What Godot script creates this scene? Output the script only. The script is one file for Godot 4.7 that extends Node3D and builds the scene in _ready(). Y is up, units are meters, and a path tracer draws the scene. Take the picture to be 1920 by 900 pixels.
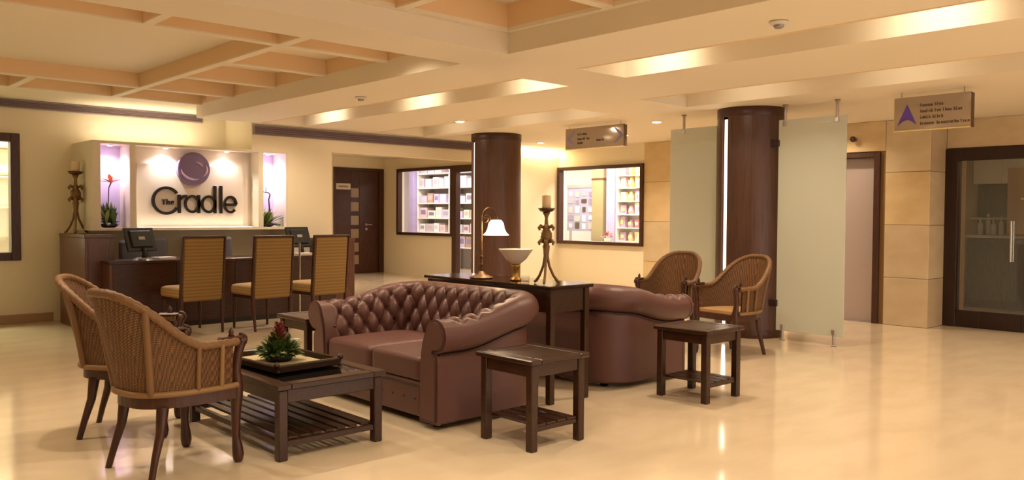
extends Node3D
# A hotel-like clinic lobby. x runs to the right and away, z towards the camera's right; metres, y up.

# ---------------------------------------------------------------- mesh builder
class MB:
	var v := PackedVector3Array()
	var n := PackedVector3Array()
	var u := PackedVector2Array()

	func tri(a: Vector3, b: Vector3, c: Vector3, na: Vector3, nb: Vector3, nc: Vector3, ua := Vector2.ZERO, ub := Vector2.ZERO, uc := Vector2.ZERO) -> void:
		# keep the winding clockwise as seen from the side the normals point to
		if (b - a).cross(c - a).dot(na + nb + nc) > 0.0:
			v.append_array([a, c, b]); n.append_array([na, nc, nb]); u.append_array([ua, uc, ub])
		else:
			v.append_array([a, b, c]); n.append_array([na, nb, nc]); u.append_array([ua, ub, uc])

	func flat(p: Array, nrm: Vector3) -> void:   # a convex polygon
		for i in range(1, p.size() - 1):
			tri(p[0], p[i], p[i + 1], nrm, nrm, nrm)

	func box(c: Vector3, s: Vector3, b := 0.004, x := Transform3D.IDENTITY) -> void:
		var h := s * 0.5
		b = minf(b, minf(h.x, minf(h.y, h.z)) * 0.95)
		var q := func(sx: float, sy: float, sz: float, k: int) -> Vector3:
			var r := Vector3(h.x - b, h.y - b, h.z - b)
			r[k] = h[k]
			return x * (c + Vector3(sx * r.x, sy * r.y, sz * r.z))
		for k in 3:
			for s1 in [-1.0, 1.0]:
				var nn := Vector3.ZERO
				nn[k] = s1
				var ps := []
				for e in [[-1.0, -1.0], [1.0, -1.0], [1.0, 1.0], [-1.0, 1.0]]:
					var sg := Vector3.ZERO
					sg[k] = s1; sg[(k + 1) % 3] = e[0]; sg[(k + 2) % 3] = e[1]
					ps.append(q.call(sg.x, sg.y, sg.z, k))
				flat(ps, x.basis * nn)
		if b <= 0.0:
			return
		for k in 3:          # edges along axis k
			var i := (k + 1) % 3
			var j := (k + 2) % 3
			for e in [[-1.0, -1.0], [1.0, -1.0], [1.0, 1.0], [-1.0, 1.0]]:
				var ps := []
				for t in [[-1.0, i], [1.0, i], [1.0, j], [-1.0, j]]:
					var sg := Vector3.ZERO
					sg[k] = t[0]; sg[i] = e[0]; sg[j] = e[1]
					ps.append(q.call(sg.x, sg.y, sg.z, t[1]))
				var nn := Vector3.ZERO
				nn[i] = e[0]; nn[j] = e[1]
				flat(ps, (x.basis * nn).normalized())
		for sx in [-1.0, 1.0]:
			for sy in [-1.0, 1.0]:
				for sz in [-1.0, 1.0]:
					flat([q.call(sx, sy, sz, 0), q.call(sx, sy, sz, 1), q.call(sx, sy, sz, 2)], (x.basis * Vector3(sx, sy, sz)).normalized())

	func grid(p: Array, cu := false, cv := false, su := 1.0, sv := 1.0, flip := false) -> void:
		# p: rows of points; cu closes along a row, cv closes the rows
		var R: int = p.size()
		var C: int = p[0].size()
		var nr := []
		for i in R:
			var row := PackedVector3Array()
			for j in C:
				var a: Vector3 = p[i][(j + 1) % C if cu else mini(j + 1, C - 1)] - p[i][(j - 1 + C) % C if cu else maxi(j - 1, 0)]
				var b: Vector3 = p[(i + 1) % R if cv else mini(i + 1, R - 1)][j] - p[(i - 1 + R) % R if cv else maxi(i - 1, 0)][j]
				var m := a.cross(b)
				if m.length_squared() < 1e-16:   # a pole: use the next ring
					var i2 := 1 if i == 0 else R - 2
					a = p[i2][(j + 1) % C if cu else mini(j + 1, C - 1)] - p[i2][(j - 1 + C) % C if cu else maxi(j - 1, 0)]
					m = a.cross(p[1][j] - p[0][j] if i == 0 else p[R - 1][j] - p[R - 2][j])
				m = m.normalized()
				row.append(-m if flip else m)
			nr.append(row)
		for i in (R if cv else R - 1):
			for j in (C if cu else C - 1):
				var i2 := (i + 1) % R
				var j2 := (j + 1) % C
				var ua := Vector2(j * su, i * sv)
				var ub := Vector2((j + 1) * su, i * sv)
				var uc := Vector2((j + 1) * su, (i + 1) * sv)
				var ud := Vector2(j * su, (i + 1) * sv)
				tri(p[i][j], p[i][j2], p[i2][j2], nr[i][j], nr[i][j2], nr[i2][j2], ua, ub, uc)
				tri(p[i][j], p[i2][j2], p[i2][j], nr[i][j], nr[i2][j2], nr[i2][j], ua, uc, ud)

	func lathe(prof: Array, seg := 16, x := Transform3D.IDENTITY) -> void:   # prof: Vector2(radius, y)
		var rows := []
		for pt in prof:
			var row := PackedVector3Array()
			for k in seg:
				var a := TAU * k / seg
				row.append(x * Vector3(cos(a) * pt.x, pt.y, sin(a) * pt.x))
			rows.append(row)
		grid(rows, true, false, 1.0 / seg, 1.0 / prof.size(), true)

	func tube(pts: Array, rad, seg := 10, twist := 0.0, waves := 0.0, amp := 0.0, squash := 1.0) -> void:   # rad: a number or one per point
		var rows := []
		var up := Vector3.UP
		var along := 0.0
		for i in pts.size():
			var t: Vector3 = (pts[mini(i + 1, pts.size() - 1)] - pts[maxi(i - 1, 0)]).normalized()
			if i == 0:
				up = t.cross(Vector3(0.31, 0.17, 0.93)).normalized() if squash == 1.0 else (Vector3.UP - t * t.y).normalized()
			else:
				up = (up - t * up.dot(t)).normalized()
				along += pts[i].distance_to(pts[i - 1])
			var sd := t.cross(up)
			var r: float = rad[i] if rad is Array else rad
			var row := PackedVector3Array()
			for k in seg:
				var a := TAU * k / seg
				var rr := r * (1.0 + amp * sin(waves * a + twist * along))
				row.append(pts[i] + sd * (cos(a) * rr) + up * (sin(a) * rr * squash))
			rows.append(row)
		var first := PackedVector3Array()
		var last := PackedVector3Array()
		for k in seg:
			first.append(pts[0]); last.append(pts[-1])
		rows.push_front(first); rows.append(last)
		grid(rows, true, false, 1.0 / seg, 0.05, true)

	func cushion(c: Vector3, s: Vector3, r: float, crown := 0.0, m := 12, x := Transform3D.IDENTITY) -> void:
		var h := s * 0.5
		var lim := h - Vector3(r, r, r)
		for k in 3:
			for s1 in [-1.0, 1.0]:
				var P := []
				var N := []
				for i in m + 1:
					var rp := []
					var rn := []
					for j in m + 1:
						var q := Vector3.ZERO
						q[k] = s1 * h[k]
						q[(k + 1) % 3] = h[(k + 1) % 3] * sin((i * 2.0 / m - 1.0) * PI / 2)
						q[(k + 2) % 3] = h[(k + 2) % 3] * sin((j * 2.0 / m - 1.0) * PI / 2)
						var inn := q.clamp(-lim, lim)
						var d := (q - inn).normalized()
						var o := inn + d * r
						var w := (1.0 - pow(o.x / h.x, 4)) * (1.0 - pow(o.z / h.z, 4))
						o.y += crown * w * (1.0 if o.y > 0.0 else -0.3)
						rp.append(x * (c + o)); rn.append((x.basis * d).normalized())
					P.append(rp); N.append(rn)
				for i in m:
					for j in m:
						tri(P[i][j], P[i + 1][j], P[i + 1][j + 1], N[i][j], N[i + 1][j], N[i + 1][j + 1])
						tri(P[i][j], P[i + 1][j + 1], P[i][j + 1], N[i][j], N[i + 1][j + 1], N[i][j + 1])

	func extrude(poly: PackedVector2Array, depth: float, x := Transform3D.IDENTITY) -> void:   # from z = 0 to z = depth
		var idx := Geometry2D.triangulate_polygon(poly)
		for k in range(0, idx.size(), 3):
			for side in [0.0, 1.0]:
				var t := []
				for e in 3:
					t.append(x * Vector3(poly[idx[k + e]].x, poly[idx[k + e]].y, side * depth))
				flat(t, x.basis * Vector3(0, 0, 1.0 if side > 0.5 else -1.0))
		var cw := Geometry2D.is_polygon_clockwise(poly)
		for i in poly.size():
			var a := poly[i]
			var b := poly[(i + 1) % poly.size()]
			var d := (b - a).normalized()
			var nn := Vector3(d.y, -d.x, 0)
			if cw:
				nn = -nn
			flat([x * Vector3(a.x, a.y, 0), x * Vector3(b.x, b.y, 0), x * Vector3(b.x, b.y, depth), x * Vector3(a.x, a.y, depth)], (x.basis * nn).normalized())

	func ring(c: Vector2, r0: float, r1: float, a0: float, a1: float, depth: float, x := Transform3D.IDENTITY, seg := 28) -> void:   # a flat arc, extruded
		var po := PackedVector2Array()
		for k in seg + 1:
			var a := lerpf(a0, a1, float(k) / seg)
			po.append(c + Vector2(cos(a), sin(a)) * r1)
		for k in seg + 1:
			var a := lerpf(a1, a0, float(k) / seg)
			po.append(c + Vector2(cos(a), sin(a)) * r0)
		# strip by strip, so that a full circle works too
		for k in seg:
			var q := PackedVector2Array([po[k], po[k + 1], po[2 * seg - k], po[2 * seg + 1 - k]])
			for z in [0.0, depth]:
				flat([x * Vector3(q[0].x, q[0].y, z), x * Vector3(q[1].x, q[1].y, z), x * Vector3(q[2].x, q[2].y, z), x * Vector3(q[3].x, q[3].y, z)], x.basis * Vector3(0, 0, 1 if z > 0 else -1))
			for e in [[0, 1, 1.0], [3, 2, -1.0]]:
				var m := ((q[e[0]] + q[e[1]]) * 0.5 - c).normalized() * float(e[2])
				flat([x * Vector3(q[e[0]].x, q[e[0]].y, 0), x * Vector3(q[e[1]].x, q[e[1]].y, 0), x * Vector3(q[e[1]].x, q[e[1]].y, depth), x * Vector3(q[e[0]].x, q[e[0]].y, depth)], x.basis * Vector3(m.x, m.y, 0))

	func leaf(at: Vector3, dir: Vector3, length: float, width: float, droop: float) -> void:   # a bent leaf with a fold along its middle
		var t := dir.normalized()
		var sd := t.cross(Vector3.UP)
		sd = Vector3.RIGHT if sd.length() < 0.01 else sd.normalized()
		var rows := []
		for i in 5:
			var f := i / 4.0
			var c := at + t * (length * f) + Vector3.DOWN * (droop * f * f)
			var w := width * 0.5 * sin(PI * clampf(f * 0.9 + 0.08, 0, 1))
			rows.append(PackedVector3Array([c - sd * w + Vector3.UP * w * 0.35, c, c + sd * w + Vector3.UP * w * 0.35]))
		grid(rows)

	func make() -> ArrayMesh:
		var a := []
		a.resize(Mesh.ARRAY_MAX)
		a[Mesh.ARRAY_VERTEX] = v; a[Mesh.ARRAY_NORMAL] = n; a[Mesh.ARRAY_TEX_UV] = u
		var m := ArrayMesh.new()
		m.add_surface_from_arrays(Mesh.PRIMITIVE_TRIANGLES, a)
		return m

# ---------------------------------------------------------------- naming helpers
var used := {}
var M := {}
var rng := RandomNumberGenerator.new()

func numbered(called: String) -> String:
	var k: int = used.get(called, 0)
	used[called] = k + 1
	return called if k == 0 else "%s_%03d" % [called, k]

func tag(o: Node, label: String, category: String, group := "", kind := "") -> Node:
	o.set_meta("label", label); o.set_meta("category", category)
	if group: o.set_meta("group", group)
	if kind: o.set_meta("kind", kind)
	return o

func obj(called: String, mb, mat: Material, parent: Node = self) -> MeshInstance3D:
	var o := MeshInstance3D.new()
	o.mesh = mb.make() if mb is MB else mb
	o.material_override = mat
	if parent == self:
		o.name = numbered(called)
	else:
		var k := 0
		var nm := called
		while parent.has_node(NodePath(nm)):
			k += 1
			nm = "%s_%03d" % [called, k]
		o.name = nm
	parent.add_child(o, true)
	return o

func thing(called: String, label: String, category: String, at := Vector3.ZERO, turn := 0.0, group := "") -> Node3D:
	var o := Node3D.new()
	o.name = numbered(called)
	add_child(o, true)
	o.position = at; o.rotation.y = turn
	tag(o, label, category, group)
	return o

func structure(called: String, label: String, category: String) -> Node3D:
	var o := thing(called, label, category)
	o.set_meta("kind", "structure")
	return o

func copy(o: Node3D, at: Vector3, turn: float, label: String, group := "") -> Node3D:
	var base := o.name.get_slice("_0", 0)
	var c: Node3D = o.duplicate()
	c.name = numbered(base)
	add_child(c, true)
	c.position = at; c.rotation.y = turn
	c.set_meta("label", label)
	if group: c.set_meta("group", group)
	return c

func one(c: Vector3, s: Vector3, b := 0.004) -> MB:
	var m := MB.new()
	m.box(c, s, b)
	return m

func span(x0: float, x1: float, y0: float, y1: float, z0: float, z1: float, b := 0.0) -> MB:
	var m := MB.new()
	m.box(Vector3((x0 + x1) / 2, (y0 + y1) / 2, (z0 + z1) / 2), Vector3(absf(x1 - x0), absf(y1 - y0), absf(z1 - z0)), b)
	return m

# ---------------------------------------------------------------- materials
func mat(c: Color, rough := 0.6, metal := 0.0, spec := 0.5) -> StandardMaterial3D:
	var m := StandardMaterial3D.new()
	m.albedo_color = c; m.roughness = rough; m.metallic = metal; m.metallic_specular = spec
	return m

func noise_tex(freq: float, ramp: Array, octaves := 4, warp := 0.0, size := 512, sd := 1, normal := false, bump := 2.0) -> NoiseTexture2D:
	var f := FastNoiseLite.new()
	f.seed = sd; f.frequency = freq; f.fractal_octaves = octaves; f.noise_type = FastNoiseLite.TYPE_SIMPLEX_SMOOTH
	if warp > 0.0:
		f.domain_warp_enabled = true; f.domain_warp_amplitude = warp; f.domain_warp_frequency = freq * 0.7
	var t := NoiseTexture2D.new()
	t.width = size; t.height = size; t.seamless = true; t.noise = f
	if normal:
		t.as_normal_map = true; t.bump_strength = bump
	elif ramp.size():
		var g := Gradient.new()
		g.offsets = PackedFloat32Array(ramp.map(func(r): return r[0]))
		g.colors = PackedColorArray(ramp.map(func(r): return r[1]))
		t.color_ramp = g
	return t

func tri_mat(tex: Texture2D, scale: Vector3, rough := 0.6, world := false) -> StandardMaterial3D:
	var m := mat(Color.WHITE, rough)
	m.albedo_texture = tex; m.uv1_triplanar = true; m.uv1_world_triplanar = world; m.uv1_scale = scale
	return m

func glow(c: Color, e: float) -> StandardMaterial3D:
	var m := mat(Color(0.9, 0.9, 0.9), 0.5)
	m.emission_enabled = true; m.emission = c; m.emission_energy_multiplier = e
	return m

func weave_image(kind: int) -> Array:   # [albedo, height], a woven basket pattern
	var N := 128
	var a := Image.create(N, N, false, Image.FORMAT_RGB8)
	var h := Image.create(N, N, false, Image.FORMAT_RGB8)
	for y in N:
		for x in N:
			var p: float
			var q: float
			var over: bool
			if kind == 0:      # rattan: thin vertical stakes, horizontal strands over and under
				var cx := x / 16.0
				var cy := y / 8.0
				over = (int(cx) + int(cy)) % 2 == 0
				p = sin(PI * fposmod(cy, 1.0)); q = sin(PI * fposmod(cx, 1.0))
				var hh := p * (0.55 + 0.45 * q) if over else p * (0.75 - 0.45 * q)
				h.set_pixel(x, y, Color(hh, hh, hh))
				var t: float = 0.35 + 0.65 * hh
				var vv := 0.9 + 0.2 * sin(int(cy) * 12.9 + int(cx) * 3.7)
				a.set_pixel(x, y, Color(0.54 * t * vv, 0.39 * t * vv, 0.24 * t * vv))
			else:              # water hyacinth matting: wide level strands
				var cy2 := y / 5.333
				p = absf(sin(PI * fposmod(cy2, 1.0)))
				q = 0.5 + 0.5 * sin(x * TAU / 32.0 + (PI if int(cy2) % 2 else 0.0))
				var h2 := p * (0.6 + 0.4 * q)
				h.set_pixel(x, y, Color(h2, h2, h2))
				var t2: float = 0.90 + 0.10 * h2
				var v2 := 0.95 + 0.1 * sin(int(cy2) * 7.3)
				a.set_pixel(x, y, Color(0.58 * t2 * v2, 0.45 * t2 * v2, 0.23 * t2 * v2))
	return [ImageTexture.create_from_image(a), ImageTexture.create_from_image(h)]

func make_materials() -> void:
	M.plaster = mat(Color(0.93, 0.885, 0.775), 0.75, 0.0, 0.3)
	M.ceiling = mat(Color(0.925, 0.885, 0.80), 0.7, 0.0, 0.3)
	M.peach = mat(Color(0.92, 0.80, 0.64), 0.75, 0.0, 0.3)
	M.lilac = mat(Color(0.80, 0.74, 0.86), 0.7, 0.0, 0.3)
	M.display = mat(Color(0.91, 0.87, 0.78), 0.6, 0.0, 0.3)
	M.display_panel = mat(Color(0.90, 0.85, 0.80), 0.6, 0.0, 0.3)
	M.white = mat(Color(0.86, 0.84, 0.80), 0.55)
	M.shop_white = mat(Color(0.88, 0.86, 0.86), 0.6)
	var marble := noise_tex(0.006, [[0.0, Color(0.835, 0.755, 0.64)], [0.42, Color(0.85, 0.775, 0.66)], [0.55, Color(0.86, 0.785, 0.67)], [1.0, Color(0.87, 0.80, 0.695)]], 5, 30.0, 1024, 7)
	M.floor = tri_mat(marble, Vector3(0.22, 0.22, 0.55), 0.10, true)
	M.floor.metallic_specular = 0.55
	var st := noise_tex(0.008, [[0.0, Color(0.80, 0.715, 0.57)], [0.5, Color(0.83, 0.755, 0.62)], [1.0, Color(0.86, 0.79, 0.66)]], 4, 20.0, 512, 11)
	for k in 3:
		var sm := tri_mat(st, Vector3(0.5, 0.9, 0.5), 0.35)
		sm.albedo_color = [Color(1, 1, 1), Color(0.95, 0.94, 0.93), Color(1.0, 0.97, 0.9)][k]
		sm.uv1_offset = Vector3(k * 0.37, k * 0.21, k * 0.55)
		M["stone%d" % k] = sm
	M.joint = mat(Color(0.55, 0.42, 0.26), 0.8)
	var wood := noise_tex(0.02, [[0.0, Color(0.20, 0.11, 0.065)], [0.5, Color(0.27, 0.155, 0.095)], [1.0, Color(0.34, 0.20, 0.125)]], 4, 10.0, 512, 3)
	M.wood = tri_mat(wood, Vector3(3, 0.6, 3), 0.33)
	M.wood_table = tri_mat(wood, Vector3(5, 5, 0.8), 0.28)
	M.wood_table.albedo_color = Color(0.80, 0.79, 0.75)
	M.wood_black = mat(Color(0.10, 0.06, 0.045), 0.35)
	var veneer := noise_tex(0.02, [[0.0, Color(0.25, 0.16, 0.125)], [0.5, Color(0.315, 0.205, 0.16)], [1.0, Color(0.37, 0.245, 0.19)]], 3, 6.0, 512, 5)
	M.veneer = tri_mat(veneer, Vector3(6, 0.25, 6), 0.38)
	M.frame = tri_mat(veneer, Vector3(4, 0.4, 4), 0.4)
	M.frame.albedo_color = Color(0.85, 0.74, 0.64)
	M.counter = tri_mat(veneer, Vector3(0.6, 4, 4), 0.3)
	M.counter.albedo_color = Color(0.80, 0.72, 0.66)
	M.counter_end = tri_mat(veneer, Vector3(5, 0.5, 5), 0.3)
	M.counter_end.albedo_color = Color(1.15, 1.1, 1.05)
	var lea := noise_tex(0.09, [], 3, 0.0, 512, 9)
	M.leather = mat(Color(0.37, 0.235, 0.215), 0.36)
	M.leather.heightmap_enabled = true; M.leather.heightmap_texture = lea; M.leather.heightmap_scale = 0.06
	M.leather.uv1_triplanar = true; M.leather.uv1_scale = Vector3(9, 9, 9)
	M.leather_dark = mat(Color(0.24, 0.14, 0.125), 0.45)
	var wv := weave_image(0)
	M.weave = mat(Color(1.35, 1.28, 1.2), 0.6)
	M.weave.albedo_texture = wv[0]; M.weave.heightmap_enabled = true; M.weave.heightmap_texture = wv[1]; M.weave.heightmap_scale = 0.35
	var wh := weave_image(1)
	M.matting = mat(Color(1, 1, 1), 0.7)
	M.matting.albedo_texture = wh[0]; M.matting.heightmap_enabled = true; M.matting.heightmap_texture = wh[1]; M.matting.heightmap_scale = 0.08
	M.matting.uv1_triplanar = true; M.matting.uv1_scale = Vector3(7, 7, 7)
	M.cushion = M.matting.duplicate()
	M.cushion.albedo_color = Color(1.3, 1.35, 1.5)
	M.rattan = mat(Color(0.47, 0.34, 0.21), 0.5)
	M.rattan_pale = mat(Color(0.54, 0.405, 0.255), 0.5)
	M.chair_wood = tri_mat(wood, Vector3(4, 1, 4), 0.36)
	M.chair_wood.albedo_color = Color(0.95, 0.85, 0.8)
	M.seat_fabric = mat(Color(0.70, 0.55, 0.36), 0.8)
	M.bronze = mat(Color(0.50, 0.38, 0.22), 0.42, 0.4)
	M.bronze_dark = mat(Color(0.36, 0.25, 0.14), 0.45, 0.4)
	M.brass = mat(Color(0.72, 0.56, 0.30), 0.3, 0.9)
	M.chrome = mat(Color(0.78, 0.76, 0.72), 0.18, 1.0)
	M.steel = mat(Color(0.72, 0.68, 0.66), 0.34, 0.85)
	M.steel_door = mat(Color(0.74, 0.68, 0.66), 0.42, 0.55)
	M.candle = mat(Color(0.90, 0.82, 0.66), 0.5)
	M.candle.subsurf_scatter_enabled = true; M.candle.subsurf_scatter_strength = 0.3
	M.grille = mat(Color(0.60, 0.53, 0.55), 0.5, 0.0)
	M.grille_dark = mat(Color(0.36, 0.31, 0.33), 0.8)
	M.black = mat(Color(0.06, 0.05, 0.05), 0.5)
	M.dark_metal = mat(Color(0.16, 0.13, 0.10), 0.35, 0.5)
	M.silver = mat(Color(0.62, 0.60, 0.58), 0.35, 0.4)
	M.office = mat(Color(0.40, 0.395, 0.43), 0.85)
	M.office.rim_enabled = true; M.office.rim = 0.3
	M.purple = mat(Color(0.50, 0.41, 0.57), 0.28)
	M.purple_light = mat(Color(0.74, 0.64, 0.76), 0.28)
	M.arrow = mat(Color(0.36, 0.24, 0.62), 0.45)
	M.arrow_pale = mat(Color(0.52, 0.47, 0.66), 0.45)
	M.print = mat(Color(0.28, 0.21, 0.14), 0.6)
	M.sign = mat(Color(0.66, 0.60, 0.53), 0.10, 0.35)
	M.sign_edge = mat(Color(0.88, 0.78, 0.55), 0.2, 0.3)
	M.glass = mat(Color(0.92, 0.96, 0.94, 0.03), 0.02)
	M.glass.transparency = BaseMaterial3D.TRANSPARENCY_ALPHA
	M.frost = mat(Color(0.83, 0.845, 0.785, 0.88), 0.12, 0.0, 0.5)
	M.frost.transparency = BaseMaterial3D.TRANSPARENCY_ALPHA
	M.frost.albedo_texture = noise_tex(0.004, [[0.0, Color(0.97, 0.97, 0.97)], [1.0, Color(1, 1, 1)]], 2, 0.0, 64, 2)
	M.table_glass = mat(Color(0.045, 0.035, 0.03), 0.05, 0.0, 0.6)
	M.leaf = mat(Color(0.29, 0.39, 0.15), 0.5)
	M.leaf.backlight_enabled = true; M.leaf.backlight = Color(0.12, 0.18, 0.04)
	M.leaf_pale = mat(Color(0.50, 0.54, 0.26), 0.5)
	M.leaf_pale.backlight_enabled = true; M.leaf_pale.backlight = Color(0.2, 0.22, 0.08)
	M.leaf_dark = mat(Color(0.20, 0.28, 0.11), 0.55)
	M.red_flower = mat(Color(0.45, 0.13, 0.11), 0.6)
	M.orange_flower = mat(Color(0.88, 0.50, 0.28), 0.6)
	M.white_flower = mat(Color(0.92, 0.88, 0.80), 0.6)
	M.stem = mat(Color(0.24, 0.15, 0.14), 0.6)
	M.bowl = mat(Color(0.92, 0.87, 0.80), 0.25)
	M.tray = tri_mat(wood, Vector3(5, 5, 5), 0.3)
	M.tray.albedo_color = Color(0.7, 0.75, 0.7)
	M.mat_cream = mat(Color(0.74, 0.68, 0.52), 0.7)
	M.grey_cabinet = tri_mat(noise_tex(0.03, [[0.0, Color(0.32, 0.28, 0.25)], [1.0, Color(0.42, 0.37, 0.33)]], 3, 0.0, 256, 21), Vector3(6, 0.5, 6), 0.5)
	M.tan_panel = mat(Color(0.62, 0.50, 0.37), 0.5)
	M.wood_door = tri_mat(wood, Vector3(3, 0.5, 3), 0.4)
	M.wood_door.albedo_color = Color(1.0, 0.92, 0.9)
	M.frame_dark = tri_mat(veneer, Vector3(4, 0.4, 4), 0.4)
	M.frame_dark.albedo_color = Color(0.55, 0.45, 0.42)
	M.wood_gloss = tri_mat(wood, Vector3(5, 5, 0.8), 0.14)
	M.wood_gloss.albedo_color = Color(0.62, 0.60, 0.58)
	M.door_pane = mat(Color(0.62, 0.54, 0.44), 0.2)
	M.lilac_deep = mat(Color(0.62, 0.57, 0.72), 0.6)
	M.clear = mat(Color(0.95, 0.97, 0.96, 0.12), 0.03)
	M.clear.transparency = BaseMaterial3D.TRANSPARENCY_ALPHA
	M.pack_shine = mat(Color(0.9, 0.9, 0.9), 0.3)
	M.blue_board = mat(Color(0.52, 0.53, 0.66), 0.6)
	M.yellow_post = mat(Color(0.50, 0.46, 0.33), 0.6)

# ---------------------------------------------------------------- lamps
const WARM := Color(1.0, 0.905, 0.785)
const SOFT := Color(1.0, 0.93, 0.82)
const COOL := Color(1.0, 0.96, 0.95)

func downlight(at: Vector3, label: String, e: float, c := WARM, angle := 72.0, r := 0.045, glow_e := 6.0) -> void:
	var t := thing("ceiling_downlight", label, "downlight", at, 0, "recessed ceiling downlights")
	var f := MB.new()
	f.lathe([Vector2(r * 1.02, 0.02), Vector2(r * 1.02, -0.002), Vector2(r * 1.25, -0.008), Vector2(r * 1.45, -0.004), Vector2(r * 1.45, 0.004)], 20)
	obj("trim_ring", f, M.white, t)
	var d := MB.new()
	d.lathe([Vector2(0, 0.004), Vector2(r, 0.004), Vector2(r, -0.010), Vector2(r * 0.8, -0.013), Vector2(0, -0.014)], 20)
	obj("lamp_face", d, glow(c, glow_e), t)
	var l := SpotLight3D.new()
	l.name = "lamp_beam"
	l.light_color = c; l.light_energy = e; l.spot_angle = angle; l.spot_angle_attenuation = 1.0
	l.spot_range = 30.0; l.spot_attenuation = 2.0; l.light_size = r; l.shadow_enabled = true
	t.add_child(l)
	l.position = Vector3(0, -0.03, 0)
	l.rotation.x = -PI / 2

func cove_lamp(at: Vector3, aim: Vector3, label: String, e: float, angle := 60.0) -> void:
	# a small lamp that hangs inside a ceiling trough and washes its far face
	var t := thing("trough_lamp", label, "lamp", at, 0, "lamps hidden in the ceiling troughs")
	var m := MB.new()
	m.lathe([Vector2(0.0, 0.02), Vector2(0.018, 0.02), Vector2(0.018, 0.075), Vector2(0.0, 0.075)], 12)
	obj("lamp_holder", m, M.white, t)
	var b := MB.new()
	b.lathe([Vector2(0.0, -0.025), Vector2(0.014, -0.018), Vector2(0.018, 0.0), Vector2(0.014, 0.02), Vector2(0.0, 0.022)], 12)
	obj("bulb", b, glow(SOFT, 4.0), t)
	var l := SpotLight3D.new()
	l.name = "lamp_beam"
	l.light_color = SOFT; l.light_energy = e; l.spot_angle = angle; l.spot_angle_attenuation = 1.0
	l.spot_range = 20.0; l.spot_attenuation = 2.0; l.light_size = 0.02; l.shadow_enabled = true
	t.add_child(l)
	l.look_at_from_position(at, at + aim, Vector3.UP)
	l.position = aim.normalized() * 0.022


func _ready() -> void:
	rng.seed = 12
	# ---- camera
	var cam := Camera3D.new()
	cam.name = "camera"
	cam.fov = rad_to_deg(2.0 * atan(450.0 / 1557.04))
	add_child(cam)
	var yaw := deg_to_rad(42.780)
	var pit := deg_to_rad(1.6967)
	var fw := Vector3(sin(yaw) * cos(pit), -sin(pit), -cos(yaw) * cos(pit))
	var rt := Vector3(cos(yaw), 0, sin(yaw))
	var up := rt.cross(fw)
	var ro := deg_to_rad(0.3391)
	var r2 := rt * cos(ro) + up * sin(ro)
	var u2 := up * cos(ro) - rt * sin(ro)
	cam.transform = Transform3D(Basis(r2, u2, -fw), Vector3(0, 1.27, 0))
	cam.near = 0.05; cam.far = 100.0
	cam.current = true
	# ---- surroundings: a closed room; a little evening light enters behind the camera
	var we := WorldEnvironment.new()
	we.name = "surroundings"
	var env := Environment.new()
	env.background_mode = Environment.BG_COLOR
	env.background_color = Color(0.95, 0.88, 0.84)   # the pale evening sky behind the entrance glazing
	env.background_energy_multiplier = 1.6
	env.tonemap_mode = Environment.TONE_MAPPER_LINEAR
	env.tonemap_exposure = 1.66
	env.sdfgi_enabled = true; env.ssao_enabled = true; env.ssil_enabled = true
	we.environment = env
	add_child(we)
	make_materials()
	build_lights()
	build_shell()
	build_ceiling()
	build_reception()
	build_doors_windows()
	build_columns()
	build_lounge()
	build_signs()
	build_shop()
	build_side_room()

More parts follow.
